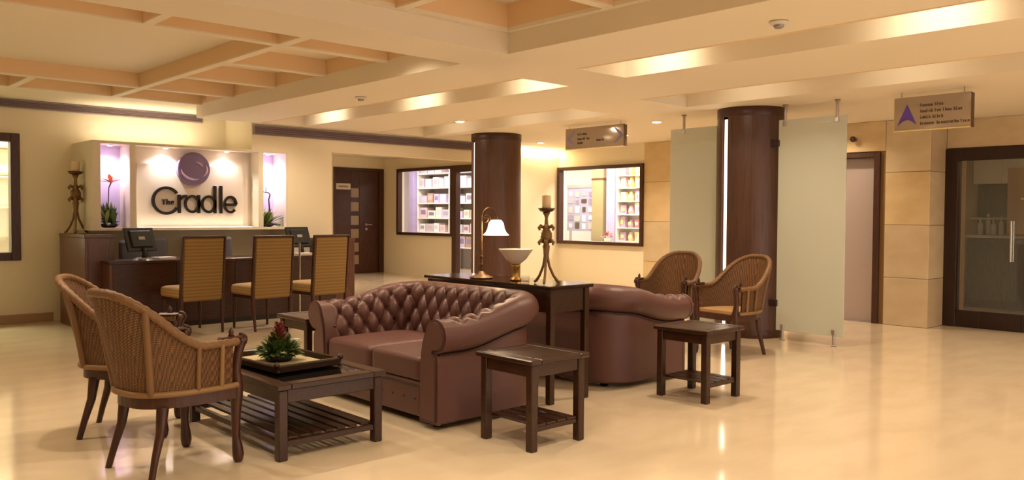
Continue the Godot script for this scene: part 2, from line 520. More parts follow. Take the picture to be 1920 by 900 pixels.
# ---------------------------------------------------------------- lights
func build_lights() -> void:
	# lamps in the lounge soffits, in view and above and behind the camera
	var e := 1.5
	downlight(Vector3(8.17, 2.42, -6.25), "glowing ceiling downlight between the hanging arrow sign and the rear frosted glass panel", e, WARM, 72.0, 0.05, 9.0)
	downlight(Vector3(6.46, 2.42, -7.93), "glowing ceiling downlight just left of the round column behind the table lamp", e, WARM, 72.0, 0.05, 9.0)
	downlight(Vector3(9.2, 2.42, -7.6), "ceiling downlight above the right end of the arrow sign, near the shop window", e * 1.5)
	downlight(Vector3(9.25, 2.42, -9.35), "ceiling downlight right of the round column, under the bright slot", e * 0.9)
	downlight(Vector3(9.0, 2.42, -5.6), "ceiling downlight hidden behind the round column between the glass panels", e * 0.8)
	downlight(Vector3(9.5, 2.42, -4.75), "ceiling downlight before the steel lift door", e * 0.7)
	downlight(Vector3(8.9, 2.42, -2.2), "ceiling downlight before the dark framed glass door", e)
	downlight(Vector3(8.9, 2.42, 0.6), "ceiling downlight by the right hand wall behind the camera", e)
	downlight(Vector3(5.95, 2.42, 0.9), "ceiling downlight in the soffit near the entrance glazing", e)
	downlight(Vector3(7.6, 2.50, -13.0), "ceiling downlight in the corridor before the brown door", e * 2.8)
	for k in 4:
		downlight(Vector3(5.02, 2.575, [-9.2, -5.7, -3.6, -1.4][k]), "downlight up inside the middle ceiling trough, %s from the reception" % ORD[k], e)
	for k in 3:
		downlight(Vector3(6.80, 2.575, [-7.2, -4.0, -2.0][k]), "downlight up inside the far ceiling trough, %s from the reception" % ORD[k], e * 0.9)
	for k in 5:
		downlight(Vector3([1.5, 2.6, 1.5, 2.6, 0.5][k], 2.75, [-0.9, -0.9, -1.9, -1.9, -1.9][k]), "ceiling downlight in the centre coffer panel, %s from the entrance" % ORD[k], e, Color(1.0, 0.92, 0.80))
	for k in 4:
		downlight(Vector3([2.55, 1.55, 0.55, 3.55][k], 2.705, -5.42), "downlight in a small cell of the reception coffer lattice, %s along the beam" % ORD[k], e * 0.9)
	downlight(Vector3(-0.9, 2.70, -7.4), "ceiling downlight in the large coffer panel left of the view", e)
	# trough lamps
	for k in 3:
		cove_lamp(Vector3(4.93, 2.495, [-9.1, -7.2, -5.42][k]), Vector3(1, -0.05, -0.12), "small lamp inside the middle ceiling trough, %s from the reception wall" % ORD[k], 0.22)
		cove_lamp(Vector3(4.93, 2.495, [-4.0, -1.95, 0.2][k]), Vector3(1, -0.05, -0.12), "small lamp inside the front ceiling trough, %s from the crossing beam" % ORD[k], 0.22)
		cove_lamp(Vector3(6.68, 2.495, [-9.0, -7.6, -6.6][k]), Vector3(1, -0.05, 0), "small lamp inside the rear ceiling trough, %s from the reception wall" % ORD[k], 0.07, 60.0)
		cove_lamp(Vector3(6.68, 2.495, [-4.4, -2.9, -1.4][k]), Vector3(1, -0.05, 0), "small lamp inside the right ceiling trough, %s from the round column" % ORD[k], 0.07, 60.0)
	# hidden tube on top of the display box, which washes the wall above it
	var t := thing("cove_tube", "slim lamp tube lying hidden on top of the display box", "lamp", Vector3(3.72, 2.09, -10.60))
	var m := MB.new()
	m.tube([Vector3(-0.65, 0.016, 0), Vector3(0.65, 0.016, 0)], 0.012, 10)
	obj("tube", m, glow(SOFT, 3.0), t)
	for x in [-0.65, 0.65]:
		obj("socket", one(Vector3(x, 0.016, 0), Vector3(0.02, 0.032, 0.03), 0.002), M.white, t)
	var l := AreaLight3D.new()
	l.name = "tube_light"
	l.area_size = Vector2(1.3, 0.03); l.light_color = SOFT; l.light_energy = 0.35; l.area_range = 15.0; l.shadow_enabled = true
	t.add_child(l)
	l.position = Vector3(0, 0.032, 0)
	l.rotation.x = PI / 2

const ORD := ["first", "second", "third", "fourth", "fifth"]
const ZF := -10.05      # front of the display box and of the wall right of it

# ---------------------------------------------------------------- floor and walls
func stone_tiles(parent: Node3D, a: Vector3, along: Vector3, length: float, out: Vector3, heights: Array, wide: float) -> void:
	# proud stone slabs with open joints on a wall face that starts at a and runs along
	var nc := maxi(1, int(round(length / wide)))
	var w := length / nc
	for i in heights.size() - 1:
		for k in nc:
			var h: float = heights[i + 1] - heights[i]
			var c: Vector3 = a + along * (w * (k + 0.5)) + Vector3.UP * (heights[i] + h / 2) + out * 0.009
			var s := along.abs() * (w - 0.005) + Vector3.UP * (h - 0.005) + out.abs() * 0.018
			obj("stone_slab", one(c, s, 0.003), M["stone%d" % (rng.randi() % 3)], parent)

func skirting(called: String, label: String, x0: float, x1: float, z0: float, z1: float) -> void:
	var b := obj(called, span(x0, x1, 0, 0.1, z0, z1, 0.004), M.plaster_base)
	tag(b, label, "baseboard", "", "structure")

func build_shell() -> void:
	M.plaster_base = mat(Color(0.68, 0.55, 0.41), 0.4)
	var f := obj("floor", span(-3.2, 14.2, -0.12, 0.0, -17.8, 3.2), M.floor)
	tag(f, "polished cream marble floor with soft veins and reflections", "floor", "", "structure")
	# reception wall, with a window opening at its left
	var wb := structure("wall_back", "cream plaster wall behind the reception display box", "wall")
	var z0 := -10.98
	var z1 := -10.83
	obj("plaster", span(-3.15, 1.0, 0, 2.8, z0, z1), M.plaster, wb)
	obj("plaster", span(1.0, 2.33, 0, 0.72, z0, z1), M.plaster, wb)
	obj("plaster", span(1.0, 2.33, 2.17, 2.8, z0, z1), M.plaster, wb)
	obj("plaster", span(2.33, 4.77, 0, 2.8, z0, z1), M.plaster, wb)
	# the right part of the wall stands forward, flush with the display box
	obj("plaster", span(4.77, 5.93, 2.09, 2.8, z0, ZF), M.plaster, wb)
	obj("plaster", span(5.274, 5.93, 0, 2.09, z0, ZF), M.plaster, wb)
	obj("header", span(5.93, 9.35, 2.12, 2.8, -10.2, ZF), M.plaster, wb)
	obj("plaster", span(9.35, 10.4, 0, 2.8, -10.2, ZF), M.plaster, wb)
	skirting("baseboard_back", "tan stone skirting under the left window", -3.0, 2.66, -10.83, -10.815)
	# corridor
	var wl := structure("wall_corridor", "cream side wall at the left of the corridor mouth", "wall")
	obj("plaster", span(5.78, 5.93, 0, 2.8, -15.55, -10.83), M.plaster, wl)
	var we := structure("wall_end", "cream wall around the brown door at the corridor end", "wall")
	obj("plaster", span(5.93, 9.12, 0, 2.8, -15.55, -15.4), M.plaster, we)
	obj("plaster", span(9.12, 10.37, 2.27, 2.8, -15.55, -15.4), M.plaster, we)
	obj("plaster", span(10.37, 10.4, 0, 2.8, -15.55, -15.4), M.plaster, we)
	obj("backing", span(9.12, 10.37, 0, 2.3, -15.62, -15.55), M.joint, we)
	# shop front
	var ws := structure("wall_shop", "cream wall with the shop windows beyond the round columns", "wall")
	obj("plaster", span(10.4, 10.55, 0, 2.8, -17.6, -14.86), M.plaster, ws)
	obj("plaster", span(10.4, 10.55, 0, 0.84, -14.86, -13.0), M.plaster, ws)
	obj("plaster", span(10.4, 10.55, 2.25, 2.8, -14.86, -11.9), M.plaster, ws)
	obj("plaster", span(10.4, 10.55, 0, 2.8, -11.9, -10.04), M.plaster, ws)
	obj("plaster", span(10.4, 10.55, 0, 0.79, -10.04, -8.18), M.plaster, ws)
	obj("plaster", span(10.4, 10.55, 2.10, 2.8, -10.04, -8.18), M.plaster, ws)
	obj("plaster", span(10.4, 10.55, 0, 2.8, -8.18, -5.5), M.plaster, ws)
	stone_tiles(ws, Vector3(10.4, 0, -5.6), Vector3(0, 0, -1), 2.58, Vector3(-1, 0, 0), [0.0, 0.563, 1.185, 1.805, 2.42], 0.86)
	# lift wall clad in stone
	var wr := structure("wall_lift", "honey stone clad wall around the steel lift door", "wall")
	obj("core", span(9.97, 10.55, 0, 2.8, -5.6, -5.40), M.joint, wr)
	obj("core", span(9.97, 10.55, 2.05, 2.8, -5.40, -4.30), M.joint, wr)
	obj("core", span(9.97, 10.55, 0, 2.8, -4.30, -3.75), M.joint, wr)
	obj("core", span(10.40, 10.55, 0, 2.05, -5.40, -4.30), M.joint, wr)
	stone_tiles(wr, Vector3(9.968, 0, -4.24), Vector3(0, 0, 1), 0.508, Vector3(-1, 0, 0), [0.0, 0.563, 1.185, 1.805, 2.42], 0.51)
	stone_tiles(wr, Vector3(9.968, 0, -5.6), Vector3(0, 0, 1), 1.36, Vector3(-1, 0, 0), [2.06, 2.42], 0.68)
	stone_tiles(wr, Vector3(9.968, 0, -5.6), Vector3(0, 0, 1), 0.14, Vector3(-1, 0, 0), [0.0, 0.563, 1.185, 1.805, 2.06], 0.2)
	stone_tiles(wr, Vector3(9.95, 0, -3.75), Vector3(1, 0, 0), 0.50, Vector3(0, 0, 1), [0.0, 0.563, 1.185, 1.805, 2.42], 0.5)
	stone_tiles(wr, Vector3(9.95, 0, -5.6), Vector3(1, 0, 0), 0.44, Vector3(0, 0, -1), [0.0, 0.563, 1.185, 1.805, 2.42], 0.5)
	# wall of the glass door
	var wg := structure("wall_right", "honey stone clad wall above and beyond the dark framed glass door", "wall")
	obj("core", span(10.45, 10.6, 2.08, 2.8, -3.75, -1.9), M.joint, wg)
	obj("core", span(10.45, 10.6, 0, 2.8, -1.9, 3.15), M.joint, wg)
	stone_tiles(wg, Vector3(10.45, 0, -3.73), Vector3(0, 0, 1), 1.83, Vector3(-1, 0, 0), [2.085, 2.42], 0.92)
	stone_tiles(wg, Vector3(10.45, 0, -1.9), Vector3(0, 0, 1), 4.9, Vector3(-1, 0, 0), [0.0, 0.563, 1.185, 1.805, 2.42], 0.7)
	# walls out of view close the room
	var wf := structure("wall_front", "cream plaster wall behind the camera", "wall")
	obj("plaster", span(-3.15, 1.0, 0, 2.8, 3.0, 3.15), M.plaster, wf)
	obj("plaster", span(1.0, 9.0, 2.15, 2.8, 3.0, 3.15), M.plaster, wf)
	obj("plaster", span(9.0, 10.6, 0, 2.8, 3.0, 3.15), M.plaster, wf)
	var gz := structure("window_4", "dark framed entrance glazing behind the camera", "window")
	for k in 6:
		obj("mullion", span(1.0 + k * 1.588, 1.06 + k * 1.588, 0, 2.15, 3.03, 3.11, 0.003), M.frame_dark, gz)
	for k in 5:
		obj("pane", span(1.06 + k * 1.588, 1.0 + (k + 1) * 1.588, 0.06, 2.09, 3.066, 3.074), M.glass, gz)
		obj("rail", span(1.06 + k * 1.588, 1.0 + (k + 1) * 1.588, 0, 0.06, 3.03, 3.11, 0.0), M.frame_dark, gz)
		obj("rail", span(1.06 + k * 1.588, 1.0 + (k + 1) * 1.588, 2.09, 2.15, 3.03, 3.11, 0.0), M.frame_dark, gz)
	var rf := obj("roof", span(-3.2, 14.2, 2.86, 2.96, -17.8, 3.2), M.joint)
	tag(rf, "plain slab above the ceiling", "roof", "", "structure")
	var wk := structure("wall_left", "cream plaster wall at the left end of the hall", "wall")
	obj("plaster", span(-3.15, -3.0, 0, 2.8, -10.98, 3.15), M.plaster, wk)

# ---------------------------------------------------------------- ceiling
func build_ceiling() -> void:
	var c := structure("ceiling", "cream coffered ceiling with beams, lattice cells and light troughs", "ceiling")
	var H := 2.42
	var T := 2.56
	var soffit := [
		[-3.0, 4.02, -4.93, -4.40],      # beam between the coffers
		[4.02, 4.80, -9.95, 3.0],        # long beam
		[4.80, 5.40, -5.10, -4.46], [4.80, 5.40, -10.05, -9.85],
		[5.40, 6.50, -10.05, 3.0],
		[6.50, 7.30, -6.15, -5.20], [6.50, 7.30, -10.05, -9.80],
		[7.30, 10.6, -10.05, 3.0],
		[-3.0, 4.02, 0.6, 3.0],
	]
	for s in soffit:
		obj("soffit_slab", span(s[0], s[1], H, T + 0.02, s[2], s[3], 0.0), M.ceiling, c)
	obj("soffit_slab", span(-3.0, 4.77, T, T + 0.14, -10.83, -9.952), M.ceiling, c)
	obj("soffit_slab", span(-3.0, 4.02, T, T + 0.14, -9.952, -9.82), M.ceiling, c)     # strip above the left grille
	# trough tops
	obj("trough_top", span(4.03, 10.6, T + 0.02, T + 0.06, -9.95, 3.0), M.ceiling, c)
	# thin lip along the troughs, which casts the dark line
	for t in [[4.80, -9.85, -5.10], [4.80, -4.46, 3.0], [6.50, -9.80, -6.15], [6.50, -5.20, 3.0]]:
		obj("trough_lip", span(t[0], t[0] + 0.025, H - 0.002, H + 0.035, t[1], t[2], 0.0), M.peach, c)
	# coffer panels
	obj("coffer_panel", span(-3.0, 4.02, 2.71, 2.78, -9.82, -4.93), M.ceiling, c)
	obj("coffer_panel", span(-3.0, 4.02, 2.755, 2.80, -4.40, 0.6), M.ceiling, c)
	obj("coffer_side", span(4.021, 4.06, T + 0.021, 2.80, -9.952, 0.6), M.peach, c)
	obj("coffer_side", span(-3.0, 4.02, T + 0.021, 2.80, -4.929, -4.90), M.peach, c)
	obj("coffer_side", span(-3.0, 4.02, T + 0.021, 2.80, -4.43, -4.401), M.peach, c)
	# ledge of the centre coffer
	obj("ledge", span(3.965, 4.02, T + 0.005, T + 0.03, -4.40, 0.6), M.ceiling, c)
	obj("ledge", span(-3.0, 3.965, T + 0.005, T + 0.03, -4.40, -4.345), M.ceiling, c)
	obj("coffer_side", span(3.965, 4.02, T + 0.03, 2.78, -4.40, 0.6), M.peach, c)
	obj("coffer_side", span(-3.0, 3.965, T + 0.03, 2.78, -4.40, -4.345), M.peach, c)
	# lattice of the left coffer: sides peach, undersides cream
	var lat := []
	for z in [-5.93, -8.95]:
		lat.append([-3.0, 4.02, z - 0.035, z + 0.035])
	lat.append([-3.0, 4.02, -9.819, -9.79])
	for z in [-6.94, -7.95]:
		lat.append([3.05, 4.02, z - 0.035, z + 0.035])
		lat.append([-3.0, 0.05, z - 0.035, z + 0.035])
	for x in [3.05, 0.05]:
		lat.append([x - 0.04, x + 0.04, -9.82, -4.93])
	for x in [2.05, 1.05, -0.95, -1.95]:
		lat.append([x - 0.035, x + 0.035, -5.93, -4.93])
		lat.append([x - 0.035, x + 0.035, -9.82, -8.95])
	# lattice of the centre coffer
	for x in [3.05, 2.05, 1.05, 0.05, -0.95]:
		lat.append([x - 0.035, x + 0.035, -4.345, -3.42])
	lat.append([-3.0, 3.965, -3.45, -3.38])
	for z in [-2.42, -1.42, -0.42]:
		lat.append([3.05, 3.965, z - 0.035, z + 0.035])
	lat.append([3.01, 3.09, -3.42, 0.6])
	for b in lat:
		var lift: float = 0.0 if b[1] - b[0] > b[3] - b[2] else 0.0012   # crossing beams never share a plane
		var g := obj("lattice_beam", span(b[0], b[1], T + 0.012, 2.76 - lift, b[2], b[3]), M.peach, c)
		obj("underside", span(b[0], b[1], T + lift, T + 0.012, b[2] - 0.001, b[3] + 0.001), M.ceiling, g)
	obj("corridor_panel", span(5.93, 10.4, 2.50, 2.56, -15.40, -10.2), M.ceiling, c)
	# smoke detectors
	for p in [[Vector3(4.487, 2.42, -2.55), "white smoke detector on the wide beam near the camera"], [Vector3(4.452, 2.42, -7.0), "white smoke detector on the wide beam near the reception"]]:
		var t := thing("smoke_detector", p[1], "smoke detector", p[0], 0, "smoke detectors on the wide ceiling beam")
		var m := MB.new()
		m.lathe([Vector2(0.0, 0.0), Vector2(0.055, 0.0), Vector2(0.055, -0.012), Vector2(0.045, -0.022), Vector2(0, -0.022)], 20)
		obj("base", m, M.white, t)
		var q := MB.new()
		q.lathe([Vector2(0.030, -0.02), Vector2(0.030, -0.034), Vector2(0.022, -0.040), Vector2(0, -0.040)], 20)
		obj("sensor_head", q, M.silver, t)
	# air grilles
	air_grille(-3.0, 4.455, 2.462, 2.556, -10.83, "long grey slatted air grille above the left window and display box")
	air_grille(4.785, 8.9, 2.284, 2.404, ZF, "long grey slatted air grille above the corridor mouth")

func air_grille(x0: float, x1: float, y0: float, y1: float, zw: float, label: String) -> void:
	var t := thing("air_grille", label, "air vent", Vector3((x0 + x1) / 2, y0, zw), 0, "")
	var L := x1 - x0
	var h := y1 - y0
	obj("backing", one(Vector3(0, h / 2, 0.004), Vector3(L, h, 0.006), 0.0), M.grille_dark, t)
	var f := MB.new()
	f.box(Vector3(0, 0.006, 0.014), Vector3(L, 0.012, 0.028), 0.002)
	f.box(Vector3(0, h - 0.006, 0.014), Vector3(L, 0.012, 0.028), 0.002)
	f.box(Vector3(-L / 2 + 0.008, h / 2, 0.014), Vector3(0.016, h - 0.024, 0.028), 0.002)
	f.box(Vector3(L / 2 - 0.008, h / 2, 0.014), Vector3(0.016, h - 0.024, 0.028), 0.002)
	obj("frame", f, M.grille, t)
	for k in 4:
		var s := MB.new()
		s.box(Vector3.ZERO, Vector3(L - 0.034, 0.003, 0.014), 0.0, Transform3D(Basis(Vector3.RIGHT, 0.9), Vector3(0, 0.012 + (h - 0.024) * (k + 0.5) / 4, 0.018)))
		obj("slat", s, M.grille, t)
	var fins := MB.new()
	var n := int(L / 0.02)
	for k in n:
		fins.box(Vector3(-L / 2 + 0.02 + (L - 0.04) * (k + 0.5) / n, h / 2, 0.012), Vector3(0.004, h - 0.026, 0.006), 0.0)
	obj("fins", fins, M.grille, t).set_meta("kind", "stuff")

# ---------------------------------------------------------------- reception
func build_reception() -> void:
	# display box on the wall: frame, main recess, two lit niches
	var d := structure("wall_display", "cream display box on the reception wall with a wide recess and two lit niches", "wall")
	var zf := ZF
	var zw := -10.83
	obj("stile", span(2.88, 2.966, 1.10, 2.06, zw, zf), M.display, d)
	obj("stile", span(3.282, 3.347, 1.10, 2.06, zw, zf), M.display, d)
	obj("stile", span(4.86, 4.928, 1.10, 2.06, zw, zf), M.display, d)
	obj("stile", span(5.243, 5.274, 1.10, 2.06, zw, zf), M.display, d)
	obj("top_board", span(2.88, 5.274, 2.06, 2.09, zw, zf), M.display, d)
	obj("bottom_board", span(2.88, 5.274, 1.07, 1.10, zw, zf), M.display, d)
	obj("recess_back", span(3.347, 4.86, 1.10, 2.06, zw, -10.27), M.display_panel, d)
	obj("raised_panel", span(3.41, 4.72, 1.10, 1.86, -10.27, -10.20), M.display_panel, d)
	obj("niche_back", span(2.966, 3.282, 1.10, 2.06, zw, -10.40), M.lilac, d)
	obj("niche_back", span(4.928, 5.243, 1.10, 2.06, zw, -10.40), M.lilac, d)
	obj("niche_side", span(2.966, 2.972, 1.10, 2.06, -10.40, zf - 0.02), M.lilac, d)
	obj("niche_side", span(4.928, 4.934, 1.10, 2.06, -10.40, zf - 0.02), M.lilac, d)
	obj("lower_wall", span(2.95, 5.274, 0.0, 1.07, zw, -10.55), M.plaster, d)
	for k in 2:
		downlight(Vector3([3.73, 4.49][k], 2.059, -10.165), ["ceiling spot in the recess left of the purple disc", "ceiling spot in the recess right of the purple disc"][k], [0.8, 0.45][k], COOL, 62.0, 0.028, 12.0)
		downlight(Vector3([3.125, 5.085][k], 2.059, -10.24), ["ceiling spot in the left flower niche", "ceiling spot in the right flower niche"][k], [0.36, 0.6][k], Color(1.0, 0.94, 1.0), 68.0, 0.028, 12.0)
	# lamp strip along the foot of the recess, behind its sill
	var bs := thing("base_strip", "slim lamp strip along the foot of the display recess", "lamp", Vector3(4.10, 1.10, -10.12))
	obj("strip", one(Vector3(0, 0.005, 0), Vector3(1.40, 0.010, 0.02), 0.001), glow(SOFT, 0.8), bs)
	var bl := AreaLight3D.new()
	bl.name = "strip_light"
	bl.area_size = Vector2(1.40, 0.02); bl.light_color = SOFT; bl.light_energy = 0.07; bl.area_range = 10.0; bl.shadow_enabled = true
	bs.add_child(bl)
	bl.position = Vector3(0, 0.013, 0)
	bl.rotation.x = PI / 2
	# purple disc
	var t := thing("wall_medallion", "round purple disc with a raised swirl hung above the lettering", "medallion", Vector3(4.07, 1.817, -10.20))
	var X := Transform3D(Basis(Vector3.RIGHT, PI / 2), Vector3.ZERO)
	var m := MB.new()
	m.lathe([Vector2(0.0, 0.0), Vector2(0.205, 0.0), Vector2(0.205, 0.035), Vector2(0.195, 0.05), Vector2(0.16, 0.045), Vector2(0.10, 0.04), Vector2(0, 0.038)], 40, X)
	obj("disc", m, M.purple, t)
	var arcs := [[Vector2(0.0, 0.0), 0.155, PI * 1.02, PI * 1.62], [Vector2(0.02, 0.0), 0.14, PI * 1.72, PI * 2.15], [Vector2(0, -0.02), 0.125, PI * 0.15, PI * 0.45]]
	for a in arcs:
		var pts := []
		var rad := []
		for k in 13:
			var an: float = lerpf(a[2], a[3], k / 12.0)
			pts.append(Vector3(a[0].x + cos(an) * a[1], a[0].y + sin(an) * a[1] * 0.85, 0.044))
			rad.append(0.004 + 0.013 * sin(PI * k / 12.0))
		var w := MB.new()
		w.tube(pts, rad, 8)
		obj("swirl", w, M.purple_light, t)
	# lettering
	var w0 := thing("wall_lettering", "dark raised lettering reading a shop name across the recess panel", "lettering", Vector3(0, 0, -10.20))
	var D := 0.035
	var s := 0.042
	var dm: Material = M.dark_metal
	var base := 1.274
	var xh := 0.225
	var L := MB.new()
	L.ring(Vector2(3.742, 1.424), 0.139, 0.171, 0.62, TAU - 0.62, D)
	obj("letter_c", L, dm, w0)
	L = MB.new()
	L.box(Vector3(3.898, base + xh / 2, D / 2), Vector3(s * 0.8, xh, D), 0.002)
	L.ring(Vector2(3.898 + 0.075, base + xh - 0.085 - 0.005), 0.055, 0.09, PI * 0.42, PI * 0.85, D)
	obj("letter_r", L, dm, w0)
	for q in [["letter_a", 4.055], ["letter_d", 4.262]]:
		L = MB.new()
		L.ring(Vector2(0, base + xh / 2), 0.081, 0.112, 0, TAU, D, Transform3D(Basis.from_scale(Vector3(0.86, 1, 1)), Vector3(q[1], 0, 0)))
		var hh := xh if q[0] == "letter_a" else 0.345
		L.box(Vector3(q[1] + 0.082, base + hh / 2, D / 2), Vector3(s * 0.78, hh, D), 0.002)
		obj(q[0], L, dm, w0)
	obj("letter_l", one(Vector3(4.420, base + 0.1725, D / 2), Vector3(s * 0.78, 0.345, D), 0.002), dm, w0)
	L = MB.new()
	L.ring(Vector2(0, base + xh / 2), 0.081, 0.112, 0.0, TAU - 0.75, D, Transform3D(Basis.from_scale(Vector3(0.80, 1, 1)), Vector3(4.543, 0, 0)))
	L.box(Vector3(4.543, base + xh / 2 - 0.002, D / 2), Vector3(0.155, 0.034, D), 0.002)
	obj("letter_e", L, dm, w0)
	var the := text_mesh("The", 0.085, 0.02)
	var te := obj("small_word", the, dm, w0)
	te.position = Vector3(3.765, 1.405, 0.012)
	# counter: tall end units, desk
	var cu := thing("reception_end_unit", "tall brown veneered end unit at the left of the reception desk, with candlestick on top", "counter unit", Vector3(2.665, 0, -9.58))
	obj("side_panel", span(0, 0.03, 0, 1.0, -0.96, 0, 0.003), M.counter_end, cu)
	obj("front_panel", span(0.03, 0.30, 0, 1.0, -0.03, 0, 0.003), M.counter_end, cu)
	obj("top_board", span(-0.005, 0.305, 1.0, 1.035, -0.965, 0.005, 0.004), M.counter_end, cu)
	obj("carcass", span(0.03, 0.28, 0.02, 1.0, -0.96, -0.03, 0.0), M.wood, cu)
	var cr := thing("reception_end_unit", "tall brown veneered end unit at the right of the reception desk beside the corridor", "counter unit", Vector3(5.585, 0, -9.40))
	obj("side_panel", span(0.27, 0.30, 0, 0.92, -0.64, 0, 0.003), M.counter_end, cr)
	obj("front_panel", span(0, 0.27, 0, 0.92, -0.03, 0, 0.003), M.counter_end, cr)
	obj("top_board", span(-0.005, 0.305, 0.92, 0.955, -0.645, 0.005, 0.004), M.counter_end, cr)
	obj("carcass", span(0, 0.27, 0.02, 0.92, -0.64, -0.03, 0.0), M.wood, cr)
	var dk := thing("reception_desk", "long low brown reception desk with a dark top", "desk", Vector3(2.82, 0, -9.30))
	obj("desk_top", span(0, 2.755, 0.722, 0.755, -0.279, 0.0, 0.004), M.counter, dk)
	obj("desk_top", span(0.15, 2.755, 0.722, 0.755, -0.50, -0.279, 0.004), M.counter, dk)
	obj("end_panel", span(0.005, 0.04, 0, 0.722, -0.275, -0.01, 0.003), M.counter_end, dk)
	for k in 4:
		obj("front_panel", span(0.042 + k * 0.677, 0.042 + k * 0.677 + 0.673, 0.06, 0.722, -0.05, -0.02, 0.003), M.counter, dk)
	obj("plinth", span(0.04, 2.75, 0, 0.06, -0.06, -0.05, 0.0), M.wood_black, dk)
	# papers on the desk
	for p in [[3.50, -9.62, 0.3, "small stack of white papers beside the left monitor", 0.02], [3.86, -9.64, -0.2, "white paper stack on the desk between the first and second high-back chairs", 0.05], [5.14, -9.42, 0.1, "flat white folder on the desk under the right monitor", 0.03]]:
		var pp := thing("paper_stack", p[3], "papers", Vector3(p[0], 0.755, p[1]), p[2])
		obj("sheets", one(Vector3(0, p[4] / 2, 0), Vector3(0.22, p[4], 0.16), 0.001), M.white, pp)
	# slim chrome post
	var cp := thing("chrome_post", "slim chrome post standing before the desk beside the third high-back chair", "post", Vector3(4.98, 0, -9.2))
	var mm := MB.new()
	mm.tube([Vector3(0, 0.015, 0), Vector3(0, 0.92, 0)], 0.013, 12)
	obj("shaft", mm, M.chrome, cp)
	mm = MB.new()
	mm.lathe([Vector2(0, 0.018), Vector2(0.07, 0.016), Vector2(0.08, 0.0), Vector2(0, 0.0)], 20)
	obj("foot_plate", mm, M.chrome, cp)
	monitor(Vector3(3.22, 0.755, -9.46), deg_to_rad(14), "black monitor seen from behind at the left end of the reception desk", 0.275)
	monitor(Vector3(5.20, 0.755, -9.58), deg_to_rad(8), "black monitor seen from behind at the right end of the reception desk", 0.27)
	# desk chairs behind the counter
	office_chair(Vector3(3.44, 0, -10.06), "blue grey office chair behind the desk at the left", 0.1)
	office_chair(Vector3(4.22, 0, -10.06), "blue grey office chair behind the desk at the right", -0.05)
	# high-back chairs
	var hb := high_chair("high-back woven dining chair before the desk, leftmost of the three", "high-back woven chairs at the reception desk")
	hb.position = Vector3(3.52, 0, -8.83); hb.rotation.y = PI + deg_to_rad(5)
	copy(hb, Vector3(4.22, 0, -8.64), PI + deg_to_rad(4), "high-back woven dining chair before the desk, middle of the three")
	copy(hb, Vector3(4.91, 0, -8.62), PI + deg_to_rad(6), "high-back woven dining chair before the desk, nearest the chrome post")
	var ck := candlestick("tall bronze candlestick with a cream candle on the left reception end unit", Vector3(2.795, 1.035, -10.38), 0.835)
	ck.rotation.y = 0.6
	niche_flowers(Vector3(3.11, 1.10, -10.24), "dark dish of leaves with one tall orange flower in the left niche", true)
	niche_flowers(Vector3(5.06, 1.10, -10.24), "leafy arrangement with a bent bare twig in the right niche", false)

func text_mesh(s: String, size: float, depth: float, font := "Droid Sans", weight := 700) -> TextMesh:
	var f := SystemFont.new()
	f.font_names = PackedStringArray([font])
	f.font_weight = weight
	var t := TextMesh.new()
	t.text = s; t.font = f; t.font_size = 32; t.pixel_size = size / 32.0; t.depth = depth
	return t

func monitor(at: Vector3, turn: float, label: String, h: float) -> void:
	var t := thing("computer_monitor", label, "monitor", at, turn)
	var tilt := Transform3D(Basis(Vector3.RIGHT, -0.36), Vector3(0, 0.095, 0))
	var m := MB.new()
	m.box(Vector3(0, h / 2, 0.0), Vector3(h * 1.28, h, 0.03), 0.006, tilt)
	m.box(Vector3(0, h / 2, 0.022), Vector3(h * 0.9, h * 0.7, 0.02), 0.008, tilt)
	obj("housing", m, M.black, t)
	m = MB.new()
	m.box(Vector3(0, h / 2, -0.0155), Vector3(h * 1.2, h * 0.9, 0.002), 0.0, tilt)
	var scr := obj("screen", m, mat(Color(0.5, 0.55, 0.62), 0.2), t)
	scr.set_meta("label", "pale screen on the far side")
	m = MB.new()
	m.box(Vector3(0, h * 0.52, 0.034), Vector3(0.075, 0.035, 0.004), 0.001, tilt)
	obj("badge", m, M.silver, t)
	m = MB.new()
	m.tube([Vector3(0, 0.015, 0.03), Vector3(0, 0.07, 0.03), Vector3(0, 0.13, 0.02)], [0.035, 0.022, 0.022], 12)
	obj("neck", m, M.black, t)
	m = MB.new()
	m.lathe([Vector2(0, 0.03), Vector2(0.06, 0.028), Vector2(0.10, 0.012), Vector2(0.11, 0.0), Vector2(0, 0.0)], 28)
	obj("base", m, M.silver, t)

